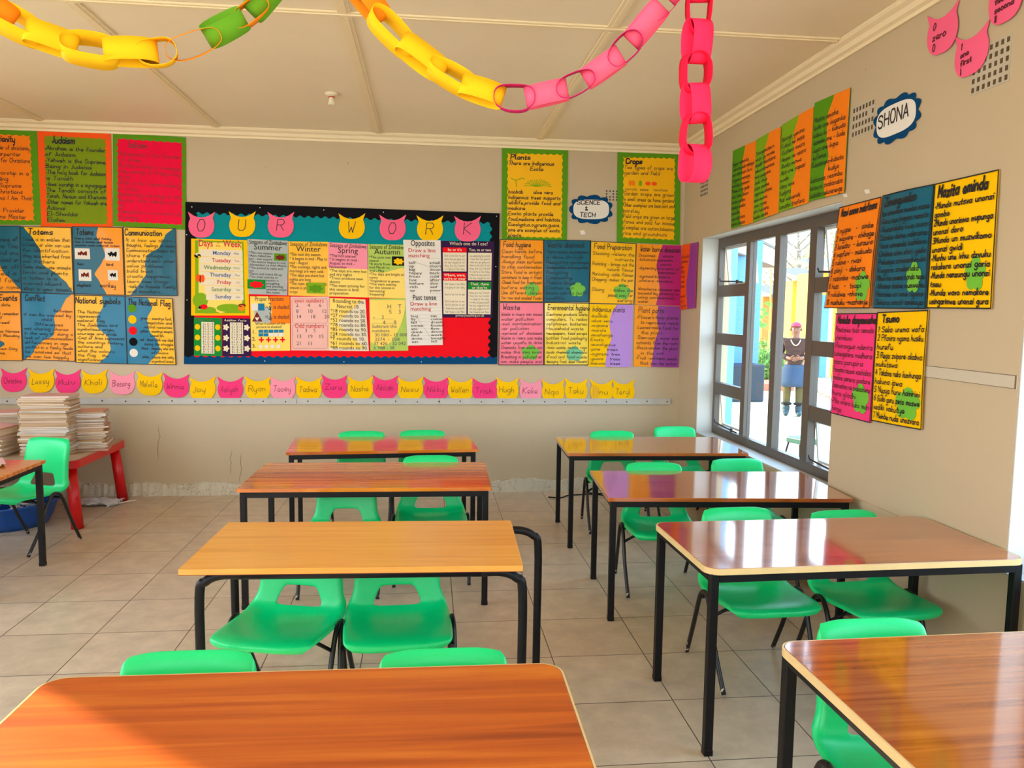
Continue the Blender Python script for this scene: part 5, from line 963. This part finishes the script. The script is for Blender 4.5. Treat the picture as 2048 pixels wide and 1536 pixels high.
tree(1662, 640, 37, 6.6, 2.0, pm('yellow leaves', (.62, .55, .10), .8, noise=.2), 'yellow-leaved tree behind the upper right pane', 2600, .11, .68)
tree(1549, 640, 43, 5.8, 1.5, pm('ochre leaves', (.55, .38, .12), .8, noise=.2), 'ochre tree between the blue wing and the window post', 1100, .11)

# ================================================================ THE PERSON OUTSIDE
G = gp(1584, 831); PT = empty('person', G, math.radians(-24), 'person standing in the yard in brown patterned top, blue skirt and short pink hair', 'person')
SKIN = pm('brown skin', (.22, .09, .055), .5); SWT = pm('dark brown patterned knit', (.045, .016, .016), .8, noise=.6, nscale=25); SKT = pm('blue denim skirt', (.02, .055, .12), .8, noise=.25, nscale=12)
LEG = pm('olive patterned leggings', (.07, .055, .012), .7, noise=.7, nscale=9); BOOT = pm('dark teal boots', (.012, .05, .07), .6); HAIR = pm('pink dyed hair', (.60, .03, .08), .7, noise=.2, nscale=60)
def skin(name, V, E, R_, mat, parent, root=0, lv=2):
    me = bpy.data.meshes.new(name); me.from_pydata(V, E, []); o = bpy.data.objects.new(name, me); C.objects.link(o)
    o.modifiers.new('skin', 'SKIN'); sv = me.skin_vertices[0].data
    for i, r in enumerate(R_): sv[i].radius = (r, r) if not isinstance(r, tuple) else r; sv[i].use_root = (i == root)
    m = o.modifiers.new('s', 'SUBSURF'); m.levels = lv; m.render_levels = lv
    bake(o); o.data.materials.clear(); o.data.materials.append(mat); o.data.polygons.foreach_set('use_smooth', [True]*len(o.data.polygons)); o.parent = parent; return o
# joints (facing -Y): pelvis, waist, chest, neck, chin, skull, shoulders, elbows, wrists, hips, knees, ankles
PV = [(0, 0, .86), (0, -.01, 1.0), (0, 0, 1.16), (0, .0, 1.30), (0, -.015, 1.375), (0, -.01, 1.44), (0, -.01, 1.50),
      (-.17, 0, 1.25), (-.225, .02, 1.02), (-.10, -.19, .97), (-.045, -.235, .965), (.17, 0, 1.25), (.225, .02, 1.02), (.10, -.19, .975), (.045, -.235, .975),
      (-.095, 0, .80), (-.10, -.01, .47), (-.095, .01, .12), (.095, 0, .80), (.10, -.01, .47), (.105, .01, .12)]
PE = [(0, 1), (1, 2), (2, 3), (3, 4), (4, 5), (5, 6), (2, 7), (7, 8), (8, 9), (9, 10), (2, 11), (11, 12), (12, 13), (13, 14), (0, 15), (15, 16), (16, 17), (0, 18), (18, 19), (19, 20)]
PR = [(.13, .10), (.12, .095), (.13, .095), .052, .068, .082, .066, .06, .045, .028, .034, .06, .045, .028, .034, .085, .058, .04, .085, .058, .04]
skin('body', PV, PE, PR, SKIN, PT)
for sgn, wz in ((-1, .965), (1, .975)):
    F_ = []
    for k in range(4):
        z0 = wz+.028-.018*k; L4 = (.052, .062, .058, .046)[k]
        V_ = [(sgn*.045, -.235, z0), (sgn*(.045-L4*.45), -.262, z0-.002), (sgn*(.045-L4*.9), -.262, z0-.008), (sgn*(.045-L4*1.15), -.245, z0-.014)]
        skin('finger', V_, [(0, 1), (1, 2), (2, 3)], [.010, .009, .0085, .007], SKIN, PT, lv=1)
    skin('thumb', [(sgn*.065, -.235, wz+.02), (sgn*.045, -.25, wz+.048), (sgn*.02, -.262, wz+.050)], [(0, 1), (1, 2)], [.012, .0105, .009], SKIN, PT, lv=1)
tp = skin('knit_top', [(0, 0, .80), (0, 0, .90), (0, 0, 1.0), (0, 0, 1.16), (0, 0, 1.27), (0, -.004, 1.335), (-.175, 0, 1.25), (-.232, .022, 1.02), (-.125, -.165, .973), (.175, 0, 1.25), (.232, .022, 1.02), (.125, -.165, .978)],
     [(0, 1), (1, 2), (2, 3), (3, 4), (4, 5), (3, 6), (6, 7), (7, 8), (3, 9), (9, 10), (10, 11)], [(.165, .125), (.16, .125), (.148, .12), (.155, .12), (.09, .08), .060, .075, .062, .045, .075, .062, .045], SWT, PT)
sk = MB()
prof_ = [(.145, .86), (.18, .78), (.19, .68), (.19, .56), (.18, .49), (.172, .49), (.175, .60), (.12, .86)]
nn_ = 28; V = [(r*math.cos(2*PI*k/nn_)*1.08, r*math.sin(2*PI*k/nn_)*.82, z) for r, z in prof_ for k in range(nn_)]
mk('skirt', V, [(i*nn_+k, i*nn_+(k+1) % nn_, (i+1)*nn_+(k+1) % nn_, (i+1)*nn_+k) for i in range(len(prof_)-1) for k in range(nn_)], SKT, PT, True)
for s in (-1, 1):
    skin('legging', [(s*.095, 0, .72), (s*.10, -.01, .47), (s*.098, .01, .15)], [(0, 1), (1, 2)], [.096, .072, .056], LEG, PT)
    skin('boot', [(s*.098, .01, .19), (s*.10, .012, .11), (s*.10, .0, .055), (s*.105, -.09, .040), (s*.108, -.15, .034)], [(0, 1), (1, 2), (2, 3), (3, 4)], [.066, .058, .056, .044, .034], BOOT, PT)
    MB().tube([(s*.098+.066*math.cos(a), .01+.066*math.sin(a), .20) for a in [2*PI*k/16 for k in range(17)]], .022, 8).build('fur_cuff', BLACKM, PT, True)
    MB().lathe([(0, -.030), (.012, -.022), (.017, 0), (.012, .022), (0, .030)], 10, (s*.084, -.005, 1.44)).build('ear', SKIN, PT, True)
    MB().lathe([(0, -.006), (.010, 0), (0, .006)], 10, (s*.030, -.088, 1.455)).build('eye', INK, PT, True)
bm = bmesh.new(); bmesh.ops.create_uvsphere(bm, u_segments=24, v_segments=14, radius=1)
for v in bm.verts: v.co = Vector((v.co.x*.088, v.co.y*.094-.002, v.co.z*.075+1.492))
bmesh.ops.delete(bm, geom=[v for v in bm.verts if v.co.z < 1.478-max(0, v.co.y)*.9], context='VERTS')
me = bpy.data.meshes.new('hair'); bm.to_mesh(me); bm.free(); me.materials.append(HAIR); o = bpy.data.objects.new('hair', me); C.objects.link(o); o.parent = PT; m = o.modifiers.new('s', 'SOLIDIFY'); m.thickness = .012
MB().tube([(0, -.086, 1.452), (0, -.104, 1.425), (0, -.096, 1.415)], [.007, .013, .012], 8).build('nose', SKIN, PT, True); MB().tube([(-.026, -.080, 1.392), (0, -.091, 1.394), (.026, -.080, 1.392)], [.004, .008, .004], 8).build('mouth', pm('lips', (.30, .06, .06), .5), PT, True)
MB().tube(cr([(-.075, -.02, 1.30), (-.068, -.10, 1.25), (-.035, -.135, 1.20), (0, -.145, 1.18), (.035, -.135, 1.20), (.068, -.10, 1.25), (.075, -.02, 1.30)], 6), .008, 8).build('necklace', pm('cream beads', (.85, .75, .5), .4), PT, True)

# ================================================================ set each assembled thing's origin at its own base
bpy.context.view_layer.update()
def kids(o):
    for c in o.children:
        yield c; yield from kids(c)
for o in list(C.objects):
    if o.parent is None and o.type == 'EMPTY' and o.location.length < 1e-6:
        ks = list(kids(o)); P = [k.matrix_world @ v.co for k in ks if k.type == 'MESH' for v in k.data.vertices]
        if not P: continue
        lo = Vector([min(p[i] for p in P) for i in range(3)]); hi = Vector([max(p[i] for p in P) for i in range(3)])
        c = Vector(((lo.x+hi.x)/2, (lo.y+hi.y)/2, lo.z)); o.location = c
        for k in ks:
            k.data.transform(Matrix.Translation(-c)); k.data.update()
